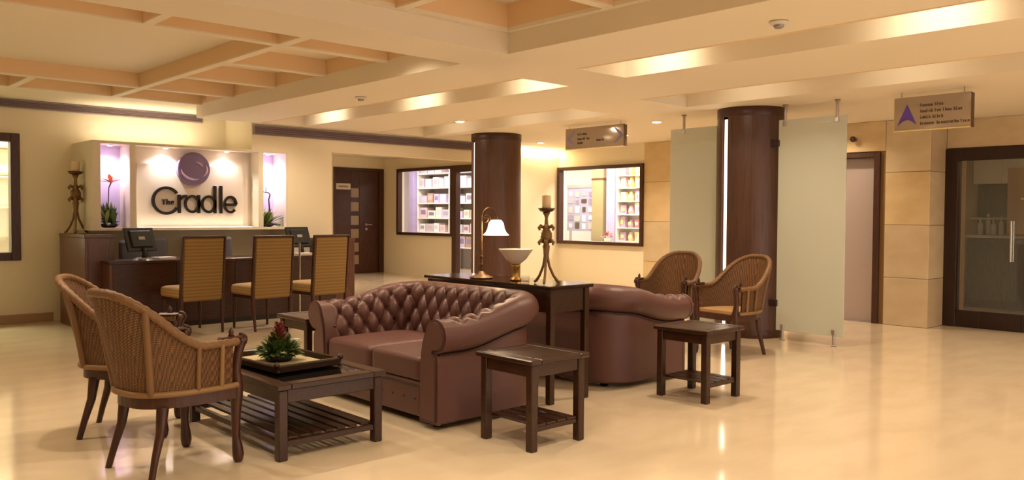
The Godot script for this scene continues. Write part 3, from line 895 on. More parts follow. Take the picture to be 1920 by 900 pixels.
func office_chair(at: Vector3, label: String, turn: float) -> void:
	var t := thing("office_chair", label, "office chair", at, turn, "")
	var m := MB.new()
	m.cushion(Vector3(-0.14, 0.74, 0), Vector3(0.30, 0.44, 0.07), 0.034, 0.0, 10)
	obj("backrest", m, M.office, t)
	m = MB.new()
	m.cushion(Vector3(0.15, 0.755, -0.01), Vector3(0.27, 0.46, 0.07), 0.034, 0.0, 10)
	obj("backrest", m, M.office, t)
	m = MB.new()
	m.cushion(Vector3(0, 0.46, 0.20), Vector3(0.50, 0.09, 0.42), 0.04, 0.01, 8)
	obj("seat", m, M.office, t)
	m = MB.new()
	m.box(Vector3(0, 0.60, -0.01), Vector3(0.30, 0.06, 0.03), 0.006)
	m.tube([Vector3(0, 0.60, -0.02), Vector3(0, 0.45, 0.0), Vector3(0, 0.40, 0.15)], 0.018, 8)
	obj("back_bracket", m, M.black, t)
	m = MB.new()
	m.tube([Vector3(0, 0.42, 0.22), Vector3(0, 0.09, 0.22)], 0.025, 12)
	obj("gas_column", m, M.black, t)
	for k in 5:
		var a := TAU * k / 5
		m = MB.new()
		m.tube([Vector3(0, 0.10, 0.22), Vector3(cos(a) * 0.24, 0.06, 0.22 + sin(a) * 0.24)], [0.022, 0.014], 8)
		m.lathe([Vector2(0, 0.0), Vector2(0.02, 0.005), Vector2(0.025, 0.025), Vector2(0.015, 0.05), Vector2(0, 0.055)], 10, Transform3D(Basis.IDENTITY, Vector3(cos(a) * 0.24, 0, 0.22 + sin(a) * 0.24)))
		obj("base_arm", m, M.black, t)

func high_chair(label: String, group: String) -> Node3D:   # front towards +z
	var t := thing("high_back_chair", label, "chair", Vector3.ZERO, 0, group)
	var lean := 0.05
	var back := func(y: float) -> float: return -0.20 - lean * maxf(0.0, (y - 0.42) / 0.6)
	var m := MB.new()
	var x := Transform3D(Basis(Vector3.RIGHT, -atan(lean / 0.6)), Vector3(0, 0.40, -0.20))
	m.box(Vector3(0, 0.285, 0), Vector3(0.445, 0.67, 0.034), 0.012, x)
	obj("back_panel", m, M.matting, t)
	m = MB.new()
	m.box(Vector3(0, 0.628, 0), Vector3(0.485, 0.022, 0.042), 0.006, x)
	obj("top_rail", m, M.chair_wood, t)
	for s in [-1.0, 1.0]:
		m = MB.new()
		m.box(Vector3(s * 0.234, 0.285, 0), Vector3(0.022, 0.69, 0.04), 0.005, x)
		obj("stile", m, M.chair_wood, t)
		m = MB.new()
		m.tube([Vector3(s * 0.215, 0, -0.23), Vector3(s * 0.225, 0.22, -0.205), Vector3(s * 0.23, 0.42, -0.20)], [0.014, 0.019, 0.021], 8)
		obj("leg", m, M.chair_wood, t)
		m = MB.new()
		m.tube([Vector3(s * 0.205, 0, 0.25), Vector3(s * 0.20, 0.37, 0.24)], [0.014, 0.021], 8)
		obj("leg", m, M.chair_wood, t)
	m = MB.new()
	m.cushion(Vector3(0, 0.435, 0.045), Vector3(0.47, 0.11, 0.47), 0.035, 0.012, 10)
	obj("seat", m, M.cushion, t)
	m = MB.new()
	m.box(Vector3(0, 0.365, 0.03), Vector3(0.44, 0.035, 0.45), 0.004)
	obj("seat_frame", m, M.chair_wood, t)
	return t

func candlestick(label: String, at: Vector3, total: float) -> Node3D:
	# tripod foot, a carved middle between two leafy collars, a pan and a candle
	var t := thing("candlestick", label, "candlestick", at, 0, "")
	var k := total / 0.61
	var m := MB.new()
	for i in 3:
		var a := TAU * i / 3 + 0.4
		var d := Vector3(cos(a), 0, sin(a))
		m.tube([d * 0.100 * k + Vector3.UP * 0.008 * k, d * 0.085 * k + Vector3.UP * 0.016 * k, d * 0.055 * k + Vector3.UP * 0.055 * k, d * 0.024 * k + Vector3.UP * 0.12 * k, d * 0.010 * k + Vector3.UP * 0.19 * k, d * 0.014 * k + Vector3.UP * 0.25 * k],
			[0.009 * k, 0.010 * k, 0.009 * k, 0.009 * k, 0.010 * k, 0.012 * k], 8)
	obj("tripod_foot", m, M.bronze, t)
	m = MB.new()
	m.lathe([Vector2(0, 0.15 * k), Vector2(0.012 * k, 0.16 * k), Vector2(0.016 * k, 0.22 * k), Vector2(0.026 * k, 0.255 * k), Vector2(0.018 * k, 0.27 * k), Vector2(0.024 * k, 0.285 * k), Vector2(0.040 * k, 0.315 * k), Vector2(0.040 * k, 0.345 * k), Vector2(0.022 * k, 0.375 * k), Vector2(0.026 * k, 0.39 * k), Vector2(0.014 * k, 0.405 * k), Vector2(0.011 * k, 0.45 * k), Vector2(0.016 * k, 0.465 * k), Vector2(0.028 * k, 0.488 * k), Vector2(0.0, 0.488 * k)], 16)
	obj("stem", m, M.bronze, t)
	for y in [0.285, 0.385]:
		for i in 6:
			var a := TAU * i / 6 + 0.3
			var d := Vector3(cos(a), 0, sin(a))
			m = MB.new()
			m.tube([Vector3.UP * y * k + d * 0.02 * k, Vector3.UP * (y + 0.010) * k + d * 0.044 * k, Vector3.UP * (y - 0.002) * k + d * 0.058 * k, Vector3.UP * (y - 0.020) * k + d * 0.052 * k], [0.009 * k, 0.014 * k, 0.011 * k, 0.005 * k], 7)
			obj("collar_leaf", m, M.bronze, t)
	m = MB.new()
	m.lathe([Vector2(0.01 * k, 0.485 * k), Vector2(0.045 * k, 0.497 * k), Vector2(0.058 * k, 0.512 * k), Vector2(0.058 * k, 0.518 * k), Vector2(0.05 * k, 0.510 * k), Vector2(0.0, 0.505 * k)], 22)
	obj("drip_pan", m, M.bronze_dark, t)
	m = MB.new()
	m.lathe([Vector2(0, 0.506 * k), Vector2(0.032 * k, 0.506 * k), Vector2(0.032 * k, 0.600 * k), Vector2(0.026 * k, 0.606 * k), Vector2(0.004 * k, 0.600 * k), Vector2(0.0, 0.600 * k)], 18)
	var cd := obj("candle", m, M.candle, t)
	cd.set_meta("label", "cream pillar candle")
	m = MB.new()
	m.tube([Vector3(0, 0.598 * k, 0), Vector3(0.001, 0.612 * k, 0)], 0.0012 * k, 6)
	obj("wick", m, M.black, cd)
	return t

func niche_flowers(at: Vector3, label: String, orange: bool) -> void:
	var t := thing("flower_arrangement", label, "flower arrangement", at)
	var m := MB.new()
	m.lathe([Vector2(0, 0.0), Vector2(0.06, 0.0), Vector2(0.105, 0.03), Vector2(0.11, 0.045), Vector2(0.10, 0.04), Vector2(0.05, 0.02), Vector2(0, 0.02)], 20)
	obj("dish", m, M.wood_black, t)
	var a := MB.new()
	var b := MB.new()
	for k in 90:
		var an := rng.randf() * TAU
		var el := rng.randf_range(0.15, 1.4) if orange else rng.randf_range(-0.1, 1.25)
		var d := Vector3(cos(an) * cos(el), sin(el), sin(an) * cos(el))
		d = Vector3(d.x * 0.45, d.y, d.z * 0.35)
		var p := Vector3(rng.randf_range(-0.05, 0.05), 0.04, rng.randf_range(-0.04, 0.04))
		(a if k % 3 else b).leaf(p, d, rng.randf_range(0.14, 0.34) * ((0.35 + 0.65 * sin(el) * sin(el)) if orange else 0.8), rng.randf_range(0.025, 0.05), 0.03)
	obj("foliage", a, M.leaf, t).set_meta("kind", "stuff")
	obj("foliage", b, M.leaf_pale, t).set_meta("kind", "stuff")
	if orange:
		m = MB.new()
		var st := [Vector3(0, 0.03, 0), Vector3(-0.01, 0.25, 0), Vector3(0.0, 0.46, 0.0), Vector3(0.025, 0.52, 0)]
		m.tube(st, [0.006, 0.006, 0.006, 0.009], 7)
		obj("stem", m, M.stem, t)
		for q in [Vector3(-0.10, 0.05, 0.02), Vector3(0.09, 0.04, 0), Vector3(0.04, 0.12, 0), Vector3(-0.03, 0.10, 0.03), Vector3(0.10, 0.09, -0.02), Vector3(-0.08, 0.02, -0.03)]:
			m = MB.new()
			m.leaf(st[3], q, 0.12, 0.055, 0.01)
			obj("petal", m, M.orange_flower, t)
		for q in [Vector3(0.07, 0.022, 0.06), Vector3(-0.03, 0.022, 0.08)]:
			m = MB.new()
			m.lathe([Vector2(0, -0.02), Vector2(0.022, -0.012), Vector2(0.028, 0.0), Vector2(0.02, 0.014), Vector2(0, 0.018)], 12, Transform3D(Basis.IDENTITY, q + Vector3(0, 0.02, 0)))
			obj("pebble", m, M.silver, t)
	else:
		m = MB.new()
		m.tube([Vector3(0.03, 0.03, 0), Vector3(0.045, 0.25, 0), Vector3(0.035, 0.36, 0.0), Vector3(0.055, 0.425, 0), Vector3(0.03, 0.45, 0), Vector3(-0.07, 0.462, 0.02)], [0.012, 0.010, 0.009, 0.009, 0.008, 0.004], 7)
		m.tube([Vector3(-0.005, 0.455, 0), Vector3(-0.01, 0.53, 0.01)], [0.005, 0.003], 6)
		obj("twig", m, M.stem, t)

# ---------------------------------------------------------------- doors and windows
func frame_x(parent: Node3D, x: float, z0: float, z1: float, y0: float, y1: float, w: float, d: float, bottom := true) -> void:
	# a rectangular frame in a wall that runs along z; x is the middle of its depth
	obj("frame_post", span(x - d / 2, x + d / 2, y0, y1, z0, z0 + w, 0.004), M.frame, parent)
	obj("frame_post", span(x - d / 2, x + d / 2, y0, y1, z1 - w, z1, 0.004), M.frame, parent)
	obj("frame_head", span(x - d / 2, x + d / 2, y1 - w, y1, z0 + w, z1 - w, 0.004), M.frame, parent)
	if bottom:
		obj("frame_sill", span(x - d / 2, x + d / 2, y0, y0 + w, z0 + w, z1 - w, 0.004), M.frame, parent)

func build_doors_windows() -> void:
	# left window in the reception wall, into a bright room with shelves
	var w1 := structure("window_1", "dark framed interior window at the left end of the reception wall", "window")
	obj("frame_post", span(2.235, 2.33, 0.72, 2.17, -10.94, -10.80, 0.004), M.frame, w1)
	obj("frame_post", span(1.0, 1.095, 0.72, 2.17, -10.94, -10.80, 0.004), M.frame, w1)
	obj("frame_head", span(1.095, 2.235, 2.075, 2.17, -10.94, -10.80, 0.004), M.frame, w1)
	obj("frame_sill", span(1.095, 2.235, 0.72, 0.815, -10.94, -10.80, 0.004), M.frame, w1)
	obj("pane", span(1.095, 2.235, 0.815, 2.075, -10.92, -10.914), M.glass, w1)
	var back := structure("wall_office", "pale walls of the small room behind the left window", "wall")
	obj("plaster", span(0.2, 3.6, 0, 2.6, -12.75, -12.65), M.shop_white, back)
	obj("plaster", span(0.1, 0.2, 0, 2.6, -12.75, -10.98), M.shop_white, back)
	obj("plaster", span(3.6, 3.7, 0, 2.6, -12.75, -10.98), M.shop_white, back)
	obj("plaster", span(0.1, 3.7, 2.6, 2.7, -12.75, -10.98), M.shop_white, back)
	panel_lamp(Vector3(2.2, 2.59, -11.6), Vector2(1.2, 0.5), Color(0.99, 1.0, 0.82), 9.0, "ceiling light panel in the room behind the left window")
	var sh := thing("open_shelf", "pale open shelf rack seen through the left window", "shelf", Vector3(2.75, 0, -12.3))
	for y in [0.55, 0.95, 1.35, 1.75, 2.1]:
		obj("shelf_board", span(-0.8, 0.7, y, y + 0.035, -0.3, 0.0, 0.003), M.tan_panel, sh)
	for x in [-0.8, 0.67]:
		obj("upright", span(x, x + 0.03, 0, 2.2, -0.3, 0.0, 0.003), M.white, sh)
	# brown door at the end of the corridor
	var d1 := structure("door_1", "dark brown flush door with a row of six small glass panes at the corridor end", "door")
	obj("frame_post", span(9.12, 9.17, 0, 2.265, -15.47, -15.37, 0.004), M.frame, d1)
	obj("frame_post", span(10.26, 10.37, 0, 2.265, -15.47, -15.37, 0.004), M.frame, d1)
	obj("frame_head", span(9.17, 10.26, 2.205, 2.265, -15.47, -15.37, 0.004), M.frame, d1)
	var ys := [1.735, 1.44, 1.145, 0.86, 0.565, 0.30]
	obj("leaf_panel", span(9.17, 9.555, 0.01, 2.205, -15.45, -15.41, 0.003), M.wood_door, d1)
	obj("leaf_panel", span(9.765, 10.26, 0.01, 2.205, -15.45, -15.41, 0.003), M.wood_door, d1)
	var tops := [2.205] + ys.slice(0, 5).map(func(y): return y - 0.10) + [0.20]
	for k in 7:
		var lo: float = (ys[k] + 0.10) if k < 6 else 0.01
		obj("leaf_rail", span(9.555, 9.765, lo, tops[k], -15.45, -15.41, 0.002), M.wood_door, d1)
	for y in ys:
		obj("pane", span(9.555, 9.765, y - 0.10, y + 0.10, -15.437, -15.427), M.door_pane, d1)
	var hd := MB.new()
	hd.box(Vector3(9.93, 1.05, -15.40), Vector3(0.05, 0.05, 0.015), 0.003)
	hd.tube([Vector3(9.93, 1.05, -15.39), Vector3(9.93, 1.05, -15.35), Vector3(10.05, 1.05, -15.35)], 0.011, 8)
	hd.box(Vector3(9.94, 0.955, -15.405), Vector3(0.05, 0.05, 0.012), 0.003)
	obj("lever_handle", hd, M.steel, d1)
	var np := thing("door_plate", "small white name plate on the brown door at the corridor end", "sign", Vector3(9.36, 1.865, -15.405))
	obj("plate", one(Vector3.ZERO, Vector3(0.36, 0.13, 0.008), 0.001), M.white, np)
	obj("print_line", one(Vector3(0, 0, 0.0045), Vector3(0.24, 0.035, 0.001), 0.0), M.tan_panel, np)
	# shop window beside the corridor, shop door behind the column, window of the display
	var w2 := structure("window_2", "dark framed shop window left of the near round column", "window")
	frame_x(w2, 10.40, -14.86, -12.95, 0.84, 2.25, 0.060, 0.12)
	obj("pane", span(10.44, 10.446, 0.90, 2.19, -14.80, -13.01), M.glass, w2)
	var d2 := structure("door_2", "dark framed glass shop door half hidden behind the near round column", "door")
	frame_x(d2, 10.40, -12.95, -11.9, 0.0, 2.25, 0.13, 0.12, false)
	obj("pane", span(10.44, 10.446, 0.02, 2.12, -12.82, -12.03), M.glass, d2)
	var w3 := structure("window_3", "dark framed shop window with colourful goods between column and stone wall", "window")
	frame_x(w3, 10.40, -10.04, -8.18, 0.79, 2.10, 0.055, 0.12)
	obj("pane", span(10.44, 10.446, 0.845, 2.045, -9.985, -8.235), M.glass, w3)
	# steel lift door
	var d3 := structure("door_3", "brushed steel lift door with a brown frame in the stone wall", "door")
	obj("frame_post", span(9.93, 10.02, 0, 2.05, -4.37, -4.30, 0.003), M.frame, d3)
	obj("frame_post", span(9.93, 10.02, 0, 2.05, -5.40, -5.33, 0.003), M.frame, d3)
	obj("frame_head", span(9.93, 10.02, 1.995, 2.05, -5.33, -4.37, 0.003), M.frame, d3)
	obj("door_leaf", span(10.08, 10.11, 0.005, 1.995, -4.86, -4.37, 0.003), M.steel_door, d3)
	obj("door_leaf", span(10.11, 10.14, 0.005, 1.995, -5.33, -4.86, 0.003), M.steel_door, d3)
	obj("threshold", span(9.97, 10.14, 0.0, 0.006, -5.33, -4.37, 0.0), M.steel, d3)
	var hl := thing("lift_indicator", "small brown lift signal beside the right edge of the glass panel", "indicator", Vector3(9.95, 2.215, -4.60))
	obj("plate", one(Vector3(-0.012, 0, 0), Vector3(0.02, 0.05, 0.05), 0.003), M.steel, hl)
	var kn := MB.new()
	kn.lathe([Vector2(0, 0.0), Vector2(0.012, 0.0), Vector2(0.012, 0.05), Vector2(0.035, 0.055), Vector2(0.035, 0.075), Vector2(0, 0.08)], 14, Transform3D(Basis(Vector3.BACK, PI / 2), Vector3(-0.02, 0, 0)))
	obj("knob", kn, M.frame, hl)
	# glass door on the right
	var d4 := structure("door_4", "wide dark framed glass door at the right edge of the hall", "door")
	obj("frame_post", span(10.40, 10.54, 0, 2.075, -3.745, -3.595, 0.004), M.frame_dark, d4)
	obj("frame_post", span(10.40, 10.54, 0, 2.075, -2.05, -1.90, 0.004), M.frame_dark, d4)
	obj("frame_head", span(10.40, 10.54, 1.94, 2.075, -3.595, -2.05, 0.004), M.frame_dark, d4)
	obj("bottom_rail", span(10.41, 10.53, 0.005, 0.19, -3.595, -3.33, 0.004), M.frame_dark, d4)
	obj("bottom_rail", span(10.41, 10.53, 0.005, 0.19, -3.327, -2.912, 0.004), M.frame_dark, d4)
	obj("bottom_rail", span(10.41, 10.53, 0.005, 0.19, -2.908, -2.05, 0.004), M.frame_dark, d4)
	obj("pane", span(10.465, 10.473, 0.19, 1.94, -3.595, -2.912), M.glass, d4)
	obj("pane", span(10.465, 10.473, 0.19, 1.94, -2.908, -2.05), M.glass, d4)
	var ph := MB.new()
	ph.tube([Vector3(10.415, 0.78, -3.03), Vector3(10.415, 1.24, -3.03)], 0.014, 10)
	ph.tube([Vector3(10.50, 0.78, -3.03), Vector3(10.50, 1.24, -3.03)], 0.014, 10)
	for y in [0.88, 1.14]:
		ph.tube([Vector3(10.415, y, -3.03), Vector3(10.50, y, -3.03)], 0.008, 8)
	obj("pull_handle", ph, M.chrome, d4)

func panel_lamp(at: Vector3, s: Vector2, c: Color, e: float, label: String, glow_e := 3.0) -> void:
	var t := thing("ceiling_light_panel", label, "ceiling light", at)
	obj("tray", one(Vector3(0, 0.008, 0), Vector3(s.x + 0.04, 0.016, s.y + 0.04), 0.002), M.white, t)
	obj("diffuser", one(Vector3(0, -0.004, 0), Vector3(s.x, 0.008, s.y), 0.001), glow(c, glow_e), t)
	var l := AreaLight3D.new()
	l.name = "panel_light"
	l.area_size = s; l.light_color = c; l.light_energy = e; l.shadow_enabled = true
	l.area_range = 30.0
	t.add_child(l)
	l.position = Vector3(0, -0.015, 0)
	l.rotation.x = -PI / 2

# ---------------------------------------------------------------- columns and glass screens
func column(at: Vector3, R: float, label: String) -> void:
	var t := thing("round_column", label, "column", at, 0, "")
	var g0 := deg_to_rad(-72.0)   # direction of the light slot
	var dir := Vector3(sin(g0), 0, -cos(g0))
	var a0 := atan2(dir.z, dir.x)
	var half := 0.12
	# veneer wrapped round the column, in eight sheets, open at the slot
	var n := 8
	for k in n:
		var b0 := a0 + half + (TAU - 2 * half) * k / n + 0.002
		var b1 := a0 + half + (TAU - 2 * half) * (k + 1) / n - 0.002
		var m := MB.new()
		var rows := []
		for y in [0.08, 2.33]:
			var row := PackedVector3Array()
			for j in 9:
				var a := lerpf(b0, b1, j / 8.0)
				row.append(Vector3(cos(a) * R, y, sin(a) * R))
			rows.append(row)
		m.grid(rows)
		var rows2 := []
		for y in [0.08, 2.33]:
			var row := PackedVector3Array()
			for j in 9:
				var a := lerpf(b0, b1, j / 8.0)
				row.append(Vector3(cos(a) * (R - 0.02), y, sin(a) * (R - 0.02)))
			rows2.append(row)
		m.grid(rows2)
		for e in [0, 8]:
			m.flat([rows[0][e], rows[1][e], rows2[1][e], rows2[0][e]], (rows[0][8] - rows[0][0]).normalized() * (1.0 if e else -1.0))
		obj("veneer_sheet", m, M.veneer, t)
	var c := MB.new()
	c.lathe([Vector2(0, 0.0), Vector2(R - 0.07, 0.0), Vector2(R - 0.07, 2.42), Vector2(0, 2.42)], 40)
	obj("core", c, M.frame_dark, t)
	c = MB.new()
	c.lathe([Vector2(R - 0.02, 2.325), Vector2(R + 0.004, 2.325), Vector2(R + 0.004, 2.42), Vector2(R - 0.02, 2.42)], 48)
	obj("head_band", c, M.frame, t)
	c = MB.new()
	c.lathe([Vector2(R - 0.02, 0.0), Vector2(R + 0.003, 0.0), Vector2(R + 0.003, 0.085), Vector2(R - 0.02, 0.085)], 48)
	obj("foot_band", c, M.frame, t)
	# lamp strip inside the slot
	var B := Basis(dir.cross(Vector3.UP).normalized(), Vector3.UP, -dir)   # local -z looks out of the slot
	var s := MB.new()
	s.box(dir * (R - 0.03) + Vector3(0, 1.2, 0), Vector3(0.07, 2.20, 0.012), 0.003, Transform3D(Basis.IDENTITY, Vector3.ZERO))
	var sm := MB.new()
	sm.box(Vector3.ZERO, Vector3(0.07, 2.20, 0.012), 0.003, Transform3D(B, dir * (R - 0.03) + Vector3(0, 1.2, 0)))
	obj("light_strip", sm, glow(Color(1.0, 0.90, 0.80), 1.3), t)
	var l := AreaLight3D.new()
	l.name = "strip_light"
	l.area_size = Vector2(0.05, 2.18); l.light_color = Color(1.0, 0.90, 0.80); l.light_energy = 0.12; l.area_range = 15.0
	l.shadow_enabled = true
	t.add_child(l)
	l.transform = Transform3D(B, dir * (R - 0.015) + Vector3(0, 1.2, 0))

func glass_panel(x: float, z0: float, z1: float, label: String, posts: Array) -> void:
	var t := thing("frosted_glass_panel", label, "glass panel", Vector3(x, 0, 0), 0, "")
	obj("glass_sheet", span(-0.006, 0.006, 0.10, 2.265, z0, z1, 0.002), M.frost, t)
	for z in posts:
		for q in [[0.0, 0.16], [2.20, 2.42]]:
			var m := MB.new()
			m.tube([Vector3(0, q[0], z), Vector3(0, q[1], z)], 0.014, 12)
			var y: float = 0.14 if q[0] == 0.0 else 2.225
			m.box(Vector3(0, y, z), Vector3(0.034, 0.05, 0.04), 0.004)
			var yy: float = 0.0 if q[0] == 0.0 else 2.405
			m.lathe([Vector2(0, 0.0), Vector2(0.028, 0.0), Vector2(0.028, 0.012), Vector2(0, 0.015)], 14, Transform3D(Basis.IDENTITY, Vector3(0, yy, z)))
			obj("standoff_post", m, M.steel, t)

func build_columns() -> void:
	column(Vector3(7.92, 0, -8.90), 0.355, "round brown veneered column with a light slot behind the table lamp")
	column(Vector3(7.98, 0, -4.84), 0.355, "round brown veneered column with a light slot between the two frosted glass panels")
	glass_panel(7.85, -4.44, -3.72, "frosted glass panel standing right of the nearer column", [-4.37, -3.82])
	glass_panel(7.85, -5.80, -5.18, "frosted glass panel behind the far armchair, left of the column", [-5.62])
	for y in [0.38, 2.03]:
		var c := thing("glass_clamp", ["dark clamp low on the column that holds the nearer glass panel", "dark clamp high on the column that holds the nearer glass panel"][0 if y < 1 else 1], "clamp", Vector3(7.85, y, -4.47))
		obj("clamp_body", one(Vector3.ZERO, Vector3(0.05, 0.07, 0.09), 0.006), M.frame_dark, c)
	# light slot along the top of the short wall behind the near column
	var s := thing("ceiling_light_slot", "bright linear light slot high on the wall right of the near column", "light slot", Vector3(9.88, 2.418, -9.99))
	obj("diffuser", one(Vector3(0, -0.004, 0), Vector3(0.96, 0.008, 0.07), 0.001), glow(Color(1.0, 0.9, 0.76), 4.0), s)
	for q in [-1.0, 1.0]:
		obj("edge_trim", one(Vector3(0, -0.006, q * 0.041), Vector3(0.98, 0.012, 0.010), 0.001), M.white, s)
	var l := AreaLight3D.new()
	l.name = "slot_light"
	l.area_size = Vector2(0.94, 0.06); l.light_color = Color(1.0, 0.88, 0.68); l.light_energy = 0.45; l.area_range = 15.0; l.shadow_enabled = true
	s.add_child(l)
	l.position = Vector3(0, -0.016, 0)
	l.rotation.x = -PI / 2

# ---------------------------------------------------------------- lounge
func build_lounge() -> void:
	var s1 := sofa("two-seat buttoned maroon leather sofa facing the coffee table", "buttoned leather sofas back to back")
	s1.position = Vector3(3.41, 0, -4.55); s1.rotation.y = -PI / 2
	copy(s1, Vector3(5.02, 0, -4.60), PI / 2, "two-seat maroon leather sofa seen from behind beside the console table")
	# wicker armchairs
	var c1 := armchair("wicker armchair with dark carved legs nearest the camera beside the coffee table", "wicker armchairs of the lounge")
	c1.position = Vector3(1.575, 0, -4.23); c1.rotation.y = deg_to_rad(101)
	copy(c1, Vector3(1.655, 0, -5.085), deg_to_rad(59), "wicker armchair half hidden behind the nearest armchair at the left")
	copy(c1, Vector3(6.70, 0, -4.24), deg_to_rad(-98.5), "wicker armchair in front of the round column, turned towards the sofa")
	copy(c1, Vector3(6.80, 0, -5.02), deg_to_rad(-77.7), "wicker armchair before the left frosted glass panel, behind the leather sofa")
	# tables
	coffee_table(Vector3(2.30, 0, -4.47))
	var st := side_table("square dark wooden side table at the near end of the buttoned sofa", "square dark side tables beside the sofas")
	st.position = Vector3(3.275, 0, -3.36)
	copy(st, Vector3(4.955, 0, -3.40), 0, "square dark wooden side table at the right beside the sofa seen from behind")
	copy(st, Vector3(3.25, 0, -5.72), 0, "square dark side table at the far end of the buttoned sofa, mostly hidden")
	console_table(Vector3(4.13, 0, -4.55))
	# on the coffee table
	var tr := thing("serving_tray", "dark carved square tray with a pale mat on the coffee table", "tray", Vector3(2.29, 0.402, -4.45), deg_to_rad(4))
	obj("tray_floor", one(Vector3(0, 0.006, 0), Vector3(0.38, 0.012, 0.56), 0.002), M.tray, tr)
	obj("mat", one(Vector3(0, 0.014, 0), Vector3(0.35, 0.003, 0.53), 0.0), M.mat_cream, tr)
	for s in [-1.0, 1.0]:
		var m := MB.new()
		m.box(Vector3.ZERO, Vector3(0.022, 0.045, 0.60), 0.006, Transform3D(Basis(Vector3.BACK, -s * 0.25), Vector3(s * 0.20, 0.024, 0)))
		obj("rim", m, M.tray, tr)
		m = MB.new()
		m.box(Vector3.ZERO, Vector3(0.42, 0.045, 0.022), 0.006, Transform3D(Basis(Vector3.RIGHT, s * 0.25), Vector3(0, 0.024, s * 0.29)))
		obj("rim", m, M.tray, tr)
		for q in [-1.0, 1.0]:
			m = MB.new()
			m.lathe([Vector2(0, 0.03), Vector2(0.014, 0.034), Vector2(0.018, 0.05), Vector2(0.010, 0.062), Vector2(0, 0.066)], 10, Transform3D(Basis.IDENTITY, Vector3(s * 0.205, 0, q * 0.292)))
			obj("corner_knob", m, M.tray, tr)
	var fl := thing("flower_arrangement", "low green table arrangement with a red flower spike on the tray", "flower arrangement", Vector3(2.275, 0.418, -4.45))
	var bm := MB.new()
	bm.lathe([Vector2(0, 0.0), Vector2(0.07, 0.0), Vector2(0.085, 0.03), Vector2(0.075, 0.03), Vector2(0, 0.025)], 18)
	obj("dish", bm, M.wood_black, fl)
	var a := MB.new()
	var b := MB.new()
	var dk := MB.new()
	for k in 300:
		var an := rng.randf() * TAU
		var el := asin(rng.randf_range(-0.1, 1.0))
		var d := Vector3(cos(an) * cos(el), sin(el), sin(an) * cos(el))
		var p := Vector3(0, 0.035, 0) + d * Vector3(0.105, 0.09, 0.105) * rng.randf_range(0.3, 1.0)
		var pick: MB = [a, dk, a, b, dk][k % 5]
		pick.leaf(p, d + Vector3(rng.randf_range(-0.4, 0.4), rng.randf_range(-0.1, 0.5), rng.randf_range(-0.4, 0.4)), rng.randf_range(0.045, 0.075), rng.randf_range(0.022, 0.036), 0.012)
	for q in [[a, M.leaf], [dk, M.leaf_dark], [b, M.leaf_pale]]:
		obj("foliage", q[0], q[1], fl).set_meta("kind", "stuff")
	var rf := MB.new()
	for k in 44:
		var y := k / 44.0
		var an := k * 2.4
		rf.leaf(Vector3(cos(an) * 0.016, 0.09 + y * 0.125, sin(an) * 0.016 + 0.005), Vector3(cos(an), 0.8 + y, sin(an)), 0.06 * (1.15 - y * 0.8), 0.022, 0.0)
	rf.tube([Vector3(0, 0.03, 0.005), Vector3(0, 0.225, 0.005)], [0.005, 0.002], 6)
	obj("flower_spike", rf, M.red_flower, fl).set_meta("label", "dark red flower spike")
	var wf := MB.new()
	for k in 9:
		var an := TAU * k / 9
		wf.leaf(Vector3(0.055, 0.12, 0.105), Vector3(cos(an) * 0.6, 0.55, sin(an) * 0.6), 0.028, 0.016, 0.006)
	wf.lathe([Vector2(0, -0.008), Vector2(0.010, 0), Vector2(0, 0.012)], 8, Transform3D(Basis.IDENTITY, Vector3(0.055, 0.125, 0.105)))
	obj("white_bloom", wf, M.white_flower, fl).set_meta("label", "small white bloom")
	# on the console
	candlestick("tall bronze tripod candlestick with a pillar candle on the console table", Vector3(4.05, 0.802, -4.03), 0.612)
	table_lamp(Vector3(4.03, 0.802, -4.69))
	var bw := thing("glass_bowl", "white glass bowl on a brass foot between lamp and candlestick", "bowl", Vector3(4.075, 0.802, -4.36))
	var m2 := MB.new()
	m2.lathe([Vector2(0, 0.115), Vector2(0.03, 0.118), Vector2(0.075, 0.155), Vector2(0.118, 0.215), Vector2(0.126, 0.226), Vector2(0.120, 0.226), Vector2(0.07, 0.165), Vector2(0.03, 0.128), Vector2(0, 0.125)], 32)
	obj("bowl", m2, M.bowl, bw)
	m2 = MB.new()
	m2.lathe([Vector2(0, 0.0), Vector2(0.042, 0.0), Vector2(0.04, 0.012), Vector2(0.022, 0.03), Vector2(0.020, 0.06), Vector2(0.030, 0.10), Vector2(0.034, 0.118), Vector2(0, 0.118)], 20)
	obj("foot", m2, M.brass, bw)
	var vt := thing("glass_votive", "small clear glass votive in front of the bronze candlestick", "candle glass", Vector3(3.99, 0.802, -4.17))
	m2 = MB.new()
	m2.lathe([Vector2(0, 0.0), Vector2(0.026, 0.0), Vector2(0.030, 0.05), Vector2(0.027, 0.05), Vector2(0.023, 0.006), Vector2(0, 0.006)], 18)
	obj("cup", m2, M.clear, vt)
	m2 = MB.new()
	m2.lathe([Vector2(0, 0.007), Vector2(0.0225, 0.007), Vector2(0.0235, 0.022), Vector2(0, 0.022)], 14)
	obj("wax", m2, M.candle, vt)

